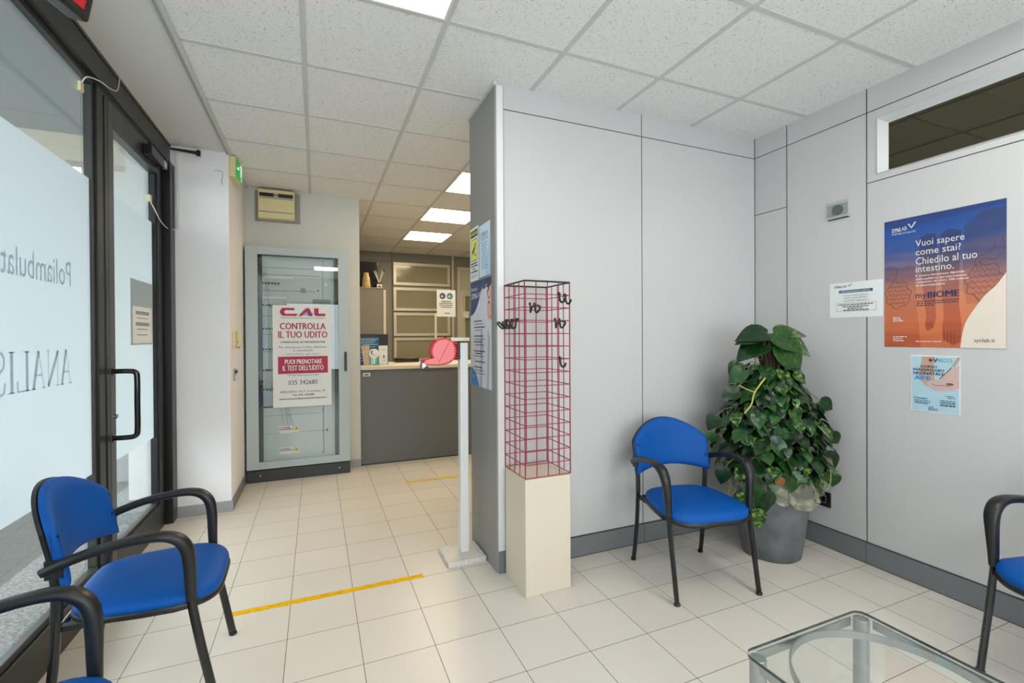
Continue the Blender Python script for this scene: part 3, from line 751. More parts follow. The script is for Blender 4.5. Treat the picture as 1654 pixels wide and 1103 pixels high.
hook(Wd * .65, 0, 13.15, (0, -1), 'black loop hook on the wire stand front, left half near the top', True)
hook(0, Wd * 3.4, 12, (-1, 0), 'black loop hook jutting left from the wire stand side, rearmost', True)
hook(0, Wd * 2.3, 12, (-1, 0), 'black loop hook on the wire stand left side, middle one', True)
hook(0, Wd * 1.3, 12, (-1, 0), 'black hook on the wire stand left side, closest to front corner', False)
hook(Wd * 2.85, 0, 12, (0, -1), 'black loop hook on the wire stand front, right half', True)
hook(Wd * 3.0, 0, 14, (0, -1), 'uppermost black hook on the wire stand front, third column', False)
hook(Wd * 3.55, 0, 13.9, (0, -1), 'uppermost black hook on the wire stand front, by the right edge', False)
hook(Wd * 3.05, 0, 9, (0, -1), 'lowest black hook, alone halfway up the wire stand', False)

# ------------------------------------------------------------------ QUEUE TICKET DISPENSER
t = thing('ticket_dispenser', (.80, 2.72, 0), 'white post on stone slab carrying a red snail-shaped ticket dispenser', 'ticket dispenser')
q = B(); q.box(.688, .918, 2.60, 2.835, 0, .032, speckle_mat('pale_stone', (218, 211, 202), (206, 198, 190), 60, .4)); q.build('base_slab', parent=t, bevel=.002)
q = B(); q.box(.793, .843, 2.70, 2.75, .032, 1.295, white); q.box(.80, .838, 2.705, 2.745, .032, .036, steel); q.build('post', parent=t, bevel=.002)
q = B(); q.box(.735, .850, 2.69, 2.76, 1.303, 1.325, cream); q.box(.79, .848, 2.695, 2.755, 1.2955, 1.303, black); q.build('top_plate', parent=t, bevel=.002)
q = B(); q.box(.775, .793, 2.69, 2.75, 1.195, 1.29, black); q.build('bracket', parent=t, bevel=.003)
CXd, CZd = .690, 1.245
def snail(scale, dx=0):
    pts = []
    for k in range(25):
        an = R(-75 + 288 * k / 24); pts.append((CXd + dx + .074 * scale * math.cos(an), CZd + .074 * scale * math.sin(an)))
    g_ = .004 if scale > 1 else 0
    pts += [(CXd - .095, CZd - .046 + g_), (CXd - .114 - g_, CZd - .052 + g_), (CXd - .120 - g_, CZd - .066), (CXd - .102, CZd - .075 - g_), (CXd - .02, CZd - .079 - g_)]
    return pts
q = B(); q.M = Matrix(((1, 0, 0, 0), (0, 0, -1, 2.70), (0, 1, 0, 0), (0, 0, 0, 1)))
q.prism(snail(1.06), -.055, .018, red); q.M = None
for k in range(6):
    z = 1.203 + .016 * k; q.box(.745, .776, 2.675, 2.742, z, z + .009, red)
q.box(.74, .748, 2.68, 2.74, 1.20, 1.292, red)
q.build('housing', parent=t, bevel=.004)
q = B(); q.M = Matrix(((1, 0, 0, 0), (0, 0, -1, 2.70), (0, 1, 0, 0), (0, 0, 0, 1)))
q.prism(snail(.96), .018, .024, red2)
q.M = None; q.build('side_cover', parent=t, bevel=.003)
q = B(); q.tube([(CXd - .035, 2.6755, CZd - .068), (CXd + .035, 2.6755, CZd + .062)], .0012, red, 6); q.build('cover_joint', parent=t)
q = B(); q.box(.560, .584, 2.68, 2.74, 1.145, 1.18, steel); q.box(.566, .598, 2.68, 2.74, 1.135, 1.157, black); q.build('ticket_slot', parent=t, bevel=.003)
q = B(); q.cyl((.708, 2.715, 1.318), (.708, 2.715, 1.333), .006, black, 10); q.build('knob', parent=t)

# ------------------------------------------------------------------ POTTED PLANT
PC = Vector((2.56, 2.02, 0)); rn = random.Random(7)
t = thing('potted_plant', tuple(PC), 'tall green climbing plant in a grey concrete-look pot in the corner', 'potted plant')
potm = mat('grey_concrete_pot', (100, 102, 104), .7, noise=.32, nscale=7)
q = B(); q.lathe([(.02, 0), (.155, 0), (.163, .008), (.178, .10), (.196, .24), (.215, .38), (.224, .455), (.226, .478), (.216, .482), (.208, .470), (.20, .43), (.02, .43)], PC, potm, 48); q.build('pot', parent=t, ang=50)
q = B(); q.lathe([(.001, .438), (.19, .440), (.201, .436)], PC, mat('dark_soil', (40, 32, 26), .95), 24); q.build('soil', parent=t)
def tf(rr, z, an, i):
    if i == 0: return rr, z
    wv = math.sin(an * 7) + .6 * math.sin(an * 11 + 1); k = i / 6
    return rr + .022 * wv * k + .006 * k * math.sin(an * 31), z + .03 * k - .11 * k * (1 - abs(math.sin(an * 2 + .75))) ** 1.4 - .012 * k * math.sin(an * 13) - .015 * k * wv
q = B(); q.lathe([(.17, .475), (.20, .505), (.225, .512), (.243, .498), (.252, .465), (.262, .43), (.275, .40)], PC, tulle, 120, fn=tf); q.build('tulle_wrap', parent=t, label='sheer cream tulle wrapped round the pot rim', ang=70)
q = B(); q.tube([PC + Vector((0, 0, .43)), PC + Vector((.005, 0, .8)), PC + Vector((-.01, .0, 1.27))], .036, bark, 12); q.build('moss_pole', parent=t, label='brown coir pole')
vb = B(); lf = B()
def leaf(p, tipdir, up, L, m):
    tipdir = Vector(tipdir).normalized(); side = tipdir.cross(up)
    if side.length < .01: side = tipdir.orthogonal()
    side.normalize(); nrm = side.cross(tipdir).normalized()
    rows = [(-.10, 0, .20), (0, 0, .36), (.12, 0, .43), (.30, 0, .46), (.5, 0, .40), (.7, 0, .27), (.87, 0, .12), (1.0, 0, .0)]
    fold = rn.uniform(.10, .30); droop = rn.uniform(.10, .40); tw = rn.uniform(-.12, .12)
    vs = []
    for tt, _, wd in rows:
        cen = p + tipdir * (L * tt) - nrm * (L * droop * max(0, tt) ** 2)
        if tt < 0: c2 = p + tipdir * 0.0
        else: c2 = cen
        for sgn, fr in ((-1, 1), (-1, .55), (0, 0), (1, .55), (1, 1)):
            w_ = wd * L * fr * sgn
            bow = fold * abs(w_) * (1 if fr < 1 else .75)
            vs.append((c2 if fr == 0 else cen) + side * w_ + nrm * (bow + tw * w_))
    fs = []
    for i in range(len(rows) - 1):
        for k in range(4): a0 = i * 5 + k; fs.append((a0, a0 + 1, a0 + 6, a0 + 5))
    lf.add(vs, fs, m)
def env(z):
    pts = [(.42, .26), (.50, .335), (.60, .36), (.72, .35), (.82, .31), (.92, .25), (1.02, .20), (1.10, .165), (1.17, .10)]
    for (a0, r1), (a1, r2) in zip(pts, pts[1:]):
        if a0 <= z <= a1: return r1 + (r2 - r1) * (z - a0) / (a1 - a0)
    return .1
for i in range(760):
    z = .46 + .655 * (i / 760) ** .95; an = i * 2.39996 + rn.uniform(-.3, .3)
    rr = env(z) * (rn.uniform(.78, 1.0) if i % 3 else rn.uniform(.45, .8))
    d = Vector((math.cos(an), math.sin(an), 0)); L = rn.uniform(.045, .10) * (1.08 if z < .8 else 1)
    base = PC + d * max(.03, rr - L * .55) + Vector((0, 0, z + .03))
    if base.y > 2.36 or base.x > 2.86: base = PC + d * (rr * .62 - L * .3) + Vector((0, 0, z + .03))
    tip = d * rn.uniform(.25, 1.0) + Vector((rn.uniform(-.5, .5), rn.uniform(-.5, .5), rn.uniform(-1.1, -.1)))
    up = (d * .9 + Vector((0, 0, .9)) + Vector((rn.uniform(-.4, .4), rn.uniform(-.4, .4), 0)))
    q_ = base + tip.normalized() * L
    if max(q_.y, base.y) > 2.39 - L * .4 or max(q_.x, base.x) > 2.90 - L * .4: continue
    leaf(base, tip, up, L, leafs[rn.choice((0, 0, 0, 1, 1, 2))])
    if i % 3 == 0:
        c_ = PC + Vector((0, 0, z - .07)) + d * .03
        vb.tube(catmull([c_, c_ + d * rr * .4 + Vector((0, 0, .06)), base], 4), .0022, stemm, 5)
# crown leaves on top
view = Vector((-.78, -.62, 0)); rightv = Vector((.921, -.389, 0))
def at(a, z, dpt=0): return PC + rightv * a + Vector((0, 0, z)) + view * dpt
top = at(-.02, 1.27)
for (a, z, dp, ta, tz, td, L, mi_) in ((-.02, 1.34, .02, -1, -.02, .2, .19, 0), (-.07, 1.31, .03, -1, .0, .3, .14, 0), (-.04, 1.27, .05, -1, -.35, .4, .19, 0), (.02, 1.34, .06, .75, -.45, .6, .18, 1),
        (.05, 1.345, .0, 1, .05, .2, .18, 2), (.10, 1.31, .0, 1, -.45, .1, .20, 2), (.06, 1.28, .07, .6, -.7, .4, .22, 1), (0, 1.33, -.05, .2, .1, -1, .15, 0), (-.05, 1.30, -.05, -.6, 0, -.6, .14, 0), (.06, 1.26, .0, .35, -.9, .0, .16, 0)):
    p = at(a, z, dp); leaf(p, rightv * ta + Vector((0, 0, tz)) + view * td * .5, Vector((0, 0, 1)) + view * .8, L, leafs[mi_])
    vb.tube(catmull([top, (top + p) / 2 + Vector((0, 0, .02)), p], 4), .003, stemm, 6)
# outliers seen in silhouette
for (a, z, dp, ta, tz, L, mi_) in ((-.19, 1.16, .05, -.5, -.7, .10, 0), (-.16, 1.12, .08, -.8, -.6, .11, 1), (-.20, 1.00, .05, -.9, -.45, .11, 0), (.17, 1.08, .0, .6, -.5, .06, 0), (.30, .93, .05, .8, -.5, .10, 0), (.27, .90, .08, .3, -.9, .09, 0),
        (-.33, .84, .03, -.5, -.8, .10, 0), (-.36, .74, .03, .1, -.9, .07, 1), (.36, .74, .0, .6, -.7, .09, 0), (.37, .50, .05, .1, -1, .10, 1), (.33, .62, .05, .5, -.8, .12, 0), (-.10, .50, .30, -.1, -1, .11, 1), (-.07, .43, .31, .1, -1, .12, 0), (-.14, .44, .31, -.2, -1, .11, 2),
        (-.03, .46, .32, .2, -1, .11, 0), (.10, .55, .30, .1, -1, .12, 1), (.17, .54, .28, .3, -1, .09, 0), (-.17, .38, .31, 0, -1, .10, 2), (-.09, .36, .31, .2, -1, .12, 2), (-.27, .56, .18, -.2, -1, .10, 0)):
    p = at(a, z, dp)
    e_ = p + (rightv * ta + Vector((0, 0, tz))).normalized() * L; ov = max(p.x, e_.x) - 2.89 + L * .25
    if ov > 0: p = p + view * (ov / .78)
    leaf(p, rightv * ta + Vector((0, 0, tz)), view + Vector((0, 0, .3)), L, leafs[mi_])
    vb.tube(catmull([at(a * .3, z + .02, dp * .3), at(a * .75, z + .05, dp * .8), p], 4), .0022, stemm, 5)
for k in range(16):     # bare roots over the pole top
    an = k * .4; rr = rn.uniform(.035, .06)
    P0 = top + Vector((math.cos(an) * .02, math.sin(an) * .02, .03)); P1 = top + Vector((math.cos(an) * rr, math.sin(an) * rr, -.03)); P2 = PC + Vector((math.cos(an) * rr * .8, math.sin(an) * rr * .8, 1.10))
    vb.tube(catmull([P0, P1, P2], 4), .0038, rn.choice((stemm, bark, bark)), 6)
vb.tube(catmull([at(-.03, 1.08, .17), at(-.09, 1.0, .2), at(-.11, .93, .21), at(-.15, .88, .2)], 6), .0045, stemy, 8)
vb.tube(catmull([at(-.09, 1.0, .2), at(-.14, 1.02, .2), at(-.18, 1.04, .19)], 4), .003, stemy, 6)
vb.tube(catmull([at(.33, .60, .1), at(.36, .50, .08), at(.355, .42, .06), at(.33, .385, .05)], 6), .003, stemy, 6)
leaf(at(.045, .53, .30), rightv * .4 + Vector((0, 0, -.9)), view + Vector((0, 0, .3)), .06, mat('dry_brown_leaf', (150, 92, 40), .6))
lf.build('foliage', parent=t, ang=80, label='heart-shaped green leaves, some speckled with cream'); vb.build('vine_stems', parent=t)
for nm, msh in (('ribbon', stemy),): pass

# ------------------------------------------------------------------ RIGHT WALL FITTINGS AND PAPERS
RW = dict(uax=(0, -1, 0), n=(-1, 0, 0))
q = B(); q.box(XR - .012, XR, 1.792, 1.913, 2.036, 2.143, mat('silver_grey_plate', (176, 180, 180), .4)); q.box(XR - .013, XR - .011, 1.794, 1.911, 2.055, 2.124, mat('mid_grey_plate', (146, 150, 150), .4))
q.cyl((XR - .012, 1.852, 2.089), (XR - .020, 1.852, 2.089), .031, mat('dark_grey_grille', (92, 98, 98), .6), 28)
q.box(XR - .0125, XR, 1.792, 1.913, 2.036, 2.040, seam)
q.build('wall_sensor', loc=(XR, 1.852, 2.036), label='small square silver plate with dark round grille high on the right wall', cat='wall fitting')
t = thing('wall_socket', (XR, 1.96, .25), 'black-framed power socket low on the right wall beside the pot', 'socket')
q = B(); q.box(XR - .010, XR, 1.901, 2.022, .250, .343, black); q.build('cover_plate', parent=t, bevel=.003)
q = B(); q.box(XR - .012, XR - .009, 1.925, 1.963, .272, .322, steel); q.box(XR - .013, XR - .011, 1.932, 1.956, .28, .314, black); q.build('socket_insert', parent=t)

s = Sheet((XR - .0005, 1.908, 1.432), w=.297, h=.211, m=whitep, **RW)
s.text('SYN', .029, .180, .064, .194, ink, bold=True); s.text('LAB', .067, .181, .100, .194, ink)
s.line([(.110, .197), (.119, .186), (.129, .202)], .004, ink)
s.rect(.056, .148, .244, .165, mat('teal_blue_ink', (34, 92, 128), .5)); s.text('COMUNICAZIONE ALLA CLIENTELA', .068, .152, .232, .161, whitep, 3)
for (a0, a1, z, tx) in ((.079, .218, .126, 'Si comunica ai gentili clienti che'), (.086, .210, .111, 'presso il punto prelievi'), (.083, .219, .095, 'sono previsti i seguenti orari')): s.text(tx, a0, z, a1, z + .010, ink, 3)
s.frame(.041, .037, .262, .088, .0012, ink)
for (a0, a1, z) in ((.052, .25, .074), (.078, .222, .062), (.105, .19, .051), (.082, .222, .041)): s.dashes(a0, a1, z, 0, .0055, ink)
s.build('notice_sheet', label='white landscape notice taped left of the big poster', cat='notice')

pm = poster_mat('sunset_poster_print', [(0, (196, 100, 60)), (.18, (212, 122, 74)), (.42, (206, 132, 98)), (.56, (132, 112, 126)), (.72, (62, 84, 142)), (.88, (28, 78, 156)), (1, (36, 60, 118))], .697)
PX = dict(w=.503, h=.697)
s = Sheet((XR - .0005, 1.604, 1.26), m=pm, **PX, **RW)
body = poster_mat('body_silhouette_print', [(0, (176, 84, 48)), (.2, (200, 108, 66)), (.42, (186, 116, 92)), (.6, (104, 88, 108)), (.8, (44, 66, 118)), (1, (44, 58, 104))], .697)
body2 = poster_mat('arm_silhouette_print', [(0, (156, 70, 42)), (.2, (186, 92, 58)), (.42, (168, 100, 82)), (.6, (92, 78, 100)), (.8, (38, 58, 110)), (1, (40, 54, 100))], .697)
s.poly([(0, .44), (.03, .445), (.07, .43), (.12, .44), (.15, .43), (.15, .24), (.16, .14), (.17, 0), (0, 0)], body, 1)
s.poly([(.17, .58), (.20, .595), (.235, .59), (.245, .50), (.24, .38), (.235, .27), (.235, .20), (.238, .16), (.225, .10), (.20, .085), (.188, .11), (.195, .16), (.185, .25), (.175, .38), (.165, .50)], body2, 2)
s.poly([(.255, .58), (.29, .60), (.34, .585), (.335, .45), (.33, .33), (.33, .22), (.34, .12), (.335, .03), (.305, .012), (.265, .045), (.262, .10), (.27, .17), (.26, .30), (.25, .45)], body2, 2)
s.poly([(.35, .60), (.42, .66), (.503, .66), (.503, .20), (.43, .22), (.36, .215), (.345, .30), (.345, .45)], body, 1)
dkl = mat('dark_brown_line', (96, 48, 40), .6)
def gut(cx_, cy_, w_, h_, seed):
    rr = random.Random(seed)
    P = [(cx_ + w_ * math.cos(a_) * (1 + .10 * math.sin(a_ * 9)), cy_ + h_ * math.sin(a_) * (1 + .12 * math.sin(a_ * 7 + 1)), 0) for a_ in [2 * math.pi * k / 60 for k in range(61)]]
    s.line([(p[0], p[1]) for p in P], .0022, dkl, 3)
    for k in range(5):
        yy = cy_ + h_ * (.62 - .31 * k); ww = w_ * math.sqrt(max(.1, 1 - ((yy - cy_) / h_) ** 2)) * .85
        s.line([(cx_ - ww + 2 * ww * j / 24, yy + h_ * .10 * math.sin(j * 1.3 + k * 2 + rr.random())) for j in range(25)], .0018, dkl, 3)
gut(.066, .285, .058, .072, 3); gut(.425, .32, .068, .085, 5)
s.line([tuple(p[:2]) for p in catmull([(.06, .43, 0), (.063, .40, 0), (.05, .375, 0), (.03, .36, 0)], 6)], .002, dkl, 3)
s.line([tuple(p[:2]) for p in catmull([(.462, .51, 0), (.465, .48, 0), (.44, .46, 0), (.405, .44, 0), (.39, .41, 0), (.405, .385, 0)], 6)], .002, dkl, 3)
s.line([tuple(p[:2]) for p in catmull([(.49, .53, 0), (.492, .50, 0), (.502, .49, 0)], 6)], .002, dkl, 3)
s.line([tuple(p[:2]) for p in catmull([(.415, .385, 0), (.41, .42, 0), (.43, .43, 0), (.46, .42, 0), (.49, .45, 0)], 6)], .002, dkl, 3)
for k in range(4): s.line([(.272 + .013 * k, .085), (.270 + .014 * k, .03)], .0018, dkl, 4)
for k in range(3): s.line([(.20 + .01 * k, .135), (.20 + .009 * k, .10)], .0016, dkl, 4)
cream_p = mat('warm_white_print', (226, 214, 200), .4)
cv = catmull([(.335, 0, 0), (.345, .08, 0), (.362, .14, 0), (.40, .21, 0), (.431, .257, 0), (.47, .30, 0), (.503, .355, 0)], 5)
s.poly([(p[0], p[1]) for p in cv] + [(.503, 0)], cream_p, 4)
s.text('SYN', .038, .628, .073, .651, white, 5, True); s.text('LAB', .076, .632, .108, .653, white, 5)
s.line([(.116, .663), (.129, .640), (.148, .668)], .007, white, 5); s.text('PARTNER DI SALUTE', .038, .614, .148, .623, white, 5)
s.text('Vuoi sapere', .148, .523, .352, .568, white, 5); s.text('come stai?', .149, .487, .338, .522, white, 5)
s.text('Chiedilo al tuo', .149, .437, .400, .475, white, 5); s.text('intestino.', .149, .397, .310, .430, white, 5)
for tx, a1, z in (('Il nostro benessere dipende', .352, .371), ("dall'equilibrio del microbiota,", .362, .353), ('composto da oltre 100 trilioni', .366, .337), ('di microrganismi.', .276, .319)): s.text(tx, .149, z, a1, z + .013, white, 5, True)
s.text('my', .149, .250, .197, .281, navy, 5); s.text('BIOME', .202, .258, .331, .290, navy, 5, True)
for z, a1 in ((.240, .331), (.229, .331), (.218, .23)): s.dashes(.152, a1, z, 0, .0045, dkl, 5)
for z, a1 in ((.158, .075), (.149, .085), (.140, .09)): s.dashes(.043, a1, z, 0, .0045, white, 5)
for z, a1 in ((.054, .108), (.043, .09), (.032, .10)): s.dashes(.043, a1, z, 0, .0045, white, 5)
s.dashes(.149, .258, .029, 0, .004, white, 5); s.text('synlab.it', .388, .024, .464, .047, ink, 6)
s.build('wall_poster', label='large blue to orange poster with intestine drawings on the right wall', cat='poster')

s = Sheet((XR - .0005, 1.478, .923), w=.209, h=.295, m=whitep, **RW)
lb = mat('pale_blue_print', (176, 208, 222), .4); sk = mat('pale_skin_print', (206, 178, 172), .5); sk2 = mat('tan_skin_print', (190, 162, 140), .5)
s.rect(.004, .004, .205, .289, lb)
s.poly([(.05, .289), (.045, .235), (.035, .18), (.06, .14), (.11, .12), (.13, .14), (.105, .17), (.10, .22), (.105, .289)], sk2, 2)
s.poly([(.205, .25), (.17, .225), (.14, .195), (.12, .17), (.09, .165), (.072, .15), (.08, .128), (.115, .112), (.15, .115), (.185, .122), (.205, .135)], sk, 3)
s.line([(.175, .237), (.15, .205), (.125, .175)], .003, dkl, 4); s.disc(.168, .152, .016, mat('soft_brown_print', (112, 82, 72), .5), 4, ry=.006)
s.line([(.09, .15), (.11, .14), (.14, .145), (.17, .14)], .002, dkl, 4); s.line([(.205, .289), (.18, .24)], .012, sk2, 3)
s.rect(.079, .268, .097, .274, red, 5); s.rect(.085, .262, .091, .281, red, 5)
s.text('V', .099, .259, .118, .282, MATS['teal_blue_ink'], 5, True); s.text('IECCI', .121, .263, .176, .279, mat('sea_green_ink', (60, 170, 160), .5), 5)
s.text('CORSO', .043, .231, .115, .243, navy, 5, True); s.text('MASSAGGIO', .013, .213, .145, .226, navy, 5, True); s.text('NEONATALE', .013, .194, .145, .208, navy, 5, True)
s.text('AIMI', .017, .166, .086, .187, mat('bright_blue_ink', (20, 150, 230), .5), 6, True)
s.text('5 incontri', .015, .065, .073, .075, navy, 5, True)
for a0, a1, z in ((.017, .087, .055), (.017, .085, .046), (.017, .08, .04), (.15, .19, .088), (.16, .19, .08), (.13, .19, .064), (.125, .19, .056), (.13, .19, .049), (.08, .10, .026), (.078, .12, .018), (.078, .12, .010)): s.dashes(a0, a1, z, 0, .0035, MATS['teal_blue_ink'], 5)
s.text('0000 000 0000', .128, .038, .190, .0445, ink, 5) if False else s.dashes(.128, .190, .039, 0, .005, ink, 5)
s.build('course_flyer', label='small pale blue baby massage flyer below the large poster', cat='flyer')

# ------------------------------------------------------------------ PILLAR POSTERS (left end of the partition)
XP = .925; PW = dict(uax=(0, -1, 0), n=(-1, 0, 0))
s = Sheet((XP - .0005, 2.932, 1.680), w=.0, h=.0, m=whitep, **PW); s.b = B(); s.o = Vector((XP - .0005, 2.895, 1.682)); s.slab(0, 0, .165, .335, whitep)
yl = mat('warning_yellow', (232, 226, 110), .5)
s.rect(.012, .275, .152, .318, ink); s.text('ATTENZIONE', .018, .285, .146, .308, yl, 3, True)
s.rect(.022, .125, .142, .262, ink, 1); s.rect(.026, .129, .138, .258, yl, 2)
s.poly([(.045, .185), (.09, .215), (.105, .24), (.115, .235), (.10, .20), (.055, .165)], ink, 3); s.line([(.085, .18), (.10, .155), (.125, .165)], .006, ink, 3)
for a0, a1, z in ((.02, .145, .105), (.02, .15, .088), (.06, .10, .070), (.02, .15, .052)): s.dashes(a0, a1, z, 0, .009, ink)
s.rect(.02, .03, .15, .033, ink, 2); s.rect(.02, .02, .10, .022, ink, 2)
s.build('camera_notice', label='yellow and white video surveillance notice, upper left on the pillar', cat='notice')
s = Sheet((XP - .0005, 2.712, 1.690), w=.190, h=.310, m=mat('pale_blue_paper', (206, 226, 240), .5), **PW)
s.poly([(.19, .0), (.19, .21), (.13, .10), (.10, .0)], mat('soft_blue_print', (176, 208, 236), .5), 1)
s.text('COVID-19', .03, .235, .155, .262, MATS['teal_blue_ink'], 3); s.rect(.03, .224, .165, .227, MATS['teal_blue_ink'], 2); s.rect(.03, .214, .165, .216, MATS['teal_blue_ink'], 2)
for k in range(11): s.dashes(.04, .15 - .01 * (k % 3), .195 - .015 * k, 0, .004, MATS['teal_blue_ink'])
s.build('health_notice', label='pale blue health notice with a COVID-19 heading on the pillar', cat='notice')
s = Sheet((XP - .0005, 2.900, 1.022), w=.390, h=.652, m=mat('cool_white_print', (214, 218, 226), .4), **PW)
s.o.y = 2.893
gr = mat('soft_grey_print', (176, 182, 196), .5); nv = mat('poster_navy', (36, 58, 110), .4)
s.poly([(.18, 0), (.22, 0), (.25, .25), (.22, .38), (.19, .30)], gr); s.poly([(.30, 0), (.34, 0), (.36, .30), (.33, .36)], gr)
cv = catmull([(0, .44, 0), (.07, .455, 0), (.14, .50, 0), (.20, .57, 0), (.25, .63, 0), (.27, .652, 0)], 5)
s.poly([(0, .652)] + [(p[0], p[1]) for p in cv], nv, 1)
s.poly([(.27, .652), (.22, .59), (.39, .60), (.39, .652)], nv, 1)
s.text('Benvenuti', .022, .595, .14, .620, white, 3); s.text('SYN', .025, .545, .12, .580, white, 3, True); s.text('LAB', .13, .55, .22, .580, white, 3); s.line([(.235, .60), (.265, .555), (.31, .618)], .010, white, 3)
s.poly([(.39, .63), (.36, .60), (.33, .54), (.315, .47), (.32, .43), (.345, .405), (.39, .40)], mat('rosy_skin_print', (222, 176, 166), .5), 2)
s.poly([(.39, .635), (.35, .615), (.325, .575), (.315, .53), (.335, .565), (.36, .595), (.39, .61)], mat('brown_hair_print', (96, 62, 48), .6), 3)
s.disc(.350, .505, .012, ink, 3, ry=.006); s.line([(.335, .53), (.352, .538), (.37, .533)], .005, MATS['brown_hair_print'], 4); s.line([(.36, .425), (.375, .420), (.39, .425)], .006, mat('lip_print', (176, 80, 80), .5), 3)
for k, z in enumerate((.400, .383, .362, .345, .308, .290, .272, .255, .215, .200, .185, .150, .115, .098, .080)):
    s.dashes(.07 + .02 * (k % 2), .22 + .03 * (k % 3), z, 0, .007 if k in (0, 2, 4, 6, 8, 9, 11, 12) else .004, ink)
cv = catmull([(0, .115, 0), (.05, .105, 0), (.11, .07, 0), (.155, .02, 0), (.165, 0, 0)], 5)
s.poly([(0, 0)][::-1] + [(p[0], p[1]) for p in cv][::1], mat('poster_bright_blue', (28, 128, 196), .4), 2)
s.text('synlab.it', .03, .05, .085, .064, white, 4)
s.build('welcome_poster', label='tall navy and white welcome poster with a face on the pillar side', cat='poster')

# ------------------------------------------------------------------ ELECTRIC CABINET
CX0, CX1, CYF = -.592, .300, 4.85
t = thing('electrical_cabinet', (-.146, 4.94, 0), 'tall pale grey glass-fronted electrical cabinet on dark plinth', 'cabinet')
q = B(); q.box(CX0 + .01, CX1 - .01, CYF + .03, 5.028, .11, .13, greycab); q.box(CX0 + .01, CX1 - .01, CYF + .03, 5.028, 2.155, 2.175, greycab)
q.box(CX0 + .01, CX0 + .03, CYF + .03, 5.028, .11, 2.17, greycab); q.box(CX1 - .03, CX1 - .01, CYF + .03, 5.028, .11, 2.17, greycab); q.box(CX0 + .02, CX1 - .02, 5.01, 5.026, .12, 2.16, greycab)
q.build('body', parent=t, bevel=.003)
q = B(); q.box(CX0, CX1, CYF + .004, 5.028, 0, .108, mat('dark_slate_metal', (56, 60, 62), .5))
for x in (CX0 + .11, CX1 - .10): q.cyl((x, CYF + .006, .06), (x, CYF - .001, .06), .008, steel, 12)
q.build('plinth', parent=t, bevel=.002, label='dark slate plinth')
dr_ = B(); DX0, DX1, DZ0, DZ1 = CX0, CX1, .118, 2.172; GX0, GX1, GZ0, GZ1 = -.492, .200, .185, 2.100
dr_.box(DX0, GX0, CYF, CYF + .028, DZ0, DZ1, greycab); dr_.box(GX1, DX1, CYF, CYF + .028, DZ0, DZ1, greycab)
dr_.box(GX0, GX1, CYF, CYF + .028, DZ0, GZ0, greycab); dr_.box(GX0, GX1, CYF, CYF + .028, GZ1, DZ1, greycab)
door = dr_.build('door', parent=t, bevel=.002)
q = B(); q.box(GX0, GX1, CYF + .010, CYF + .014, GZ0, GZ1, cabglass); q.build('door_pane', parent=door, smooth=False)
q = B(); ks = mat('dark_gasket', (48, 54, 56), .6); q.box(GX0, GX0 + .036, CYF + .016, CYF + .026, GZ0, GZ1, ks); q.box(GX1 - .036, GX1, CYF + .016, CYF + .026, GZ0, GZ1, ks); q.box(GX0, GX1, CYF + .016, CYF + .026, GZ1 - .012, GZ1, ks); q.build('gasket', parent=door, smooth=False)
q = B(); q.box(.252, .275, CYF - .012, CYF, 1.0, 1.19, black); q.box(.258, .269, CYF - .018, CYF - .010, 1.02, 1.13, anth2); q.build('door_handle', parent=door, bevel=.003)
ip = B(); pg = mat('grey_inner_panel', (194, 200, 198), .45); YI = 4.90
ip.box(GX0 - .03, GX1 + .03, YI, YI + .01, .15, 2.14, pg)
dl = mat('panel_line_grey', (96, 102, 104), .6)
for z in (1.985, 1.92, 1.77, 1.63, 1.53, 1.36, 1.20, 1.03, .86): ip.box(-.46, .03, YI - .001, YI, z, z + .004, dl)
ip.box(.06, .064, YI - .001, YI, .20, 2.08, dl)
for z, n in ((1.855, 6), (1.65, 9), (1.43, 4), (1.24, 4), (1.045, 4), (.865, 5)):
    for k in range(n):
        x = -.462 + .026 * k; ip.box(x, x + .022, YI - .012, YI, z - .03, z + .018, mat('breaker_grey', (200, 204, 204), .5)); ip.box(x + .004, x + .018, YI - .020, YI - .010, z - .024, z - .008, black)
ip.box(-.465, -.26, YI - .004, YI, 1.70, 1.712, whitep); ip.box(-.465, -.20, YI - .003, YI, 1.888, 1.90, whitep)
ip.box(-.03, .13, YI - .004, YI, 1.66, 1.70, mat('label_grey', (130, 138, 140), .5)); ip.box(-.13, -.09, YI - .006, YI, 1.76, 1.80, MATS['label_grey'])
ip.cyl((.02, YI, 1.78), (.02, YI - .02, 1.78), .022, white, 20); ip.cyl((.02, YI - .018, 1.78), (.02, YI - .024, 1.78), .014, MATS['label_grey'], 16)
ip.cyl((.09, YI, 1.845), (.09, YI - .01, 1.845), .015, white, 16)
ip.box(-.455, .03, YI - .006, YI - .001, .676, .690, black)
ip.box(.055, .06, YI - .003, YI, .20, .66, dl)
for z in (.60, .43): ip.box(-.44, .05, YI - .0015, YI, z, z + .003, dl)
for z in (.63, .43, .22): ip.cyl((.05, YI, z), (.05, YI - .006, z), .006, dl, 8)
ip.cyl((.090, YI, .432), (.090, YI - .008, .432), .012, anth2, 14)
ip.build('inner_panel', parent=t)
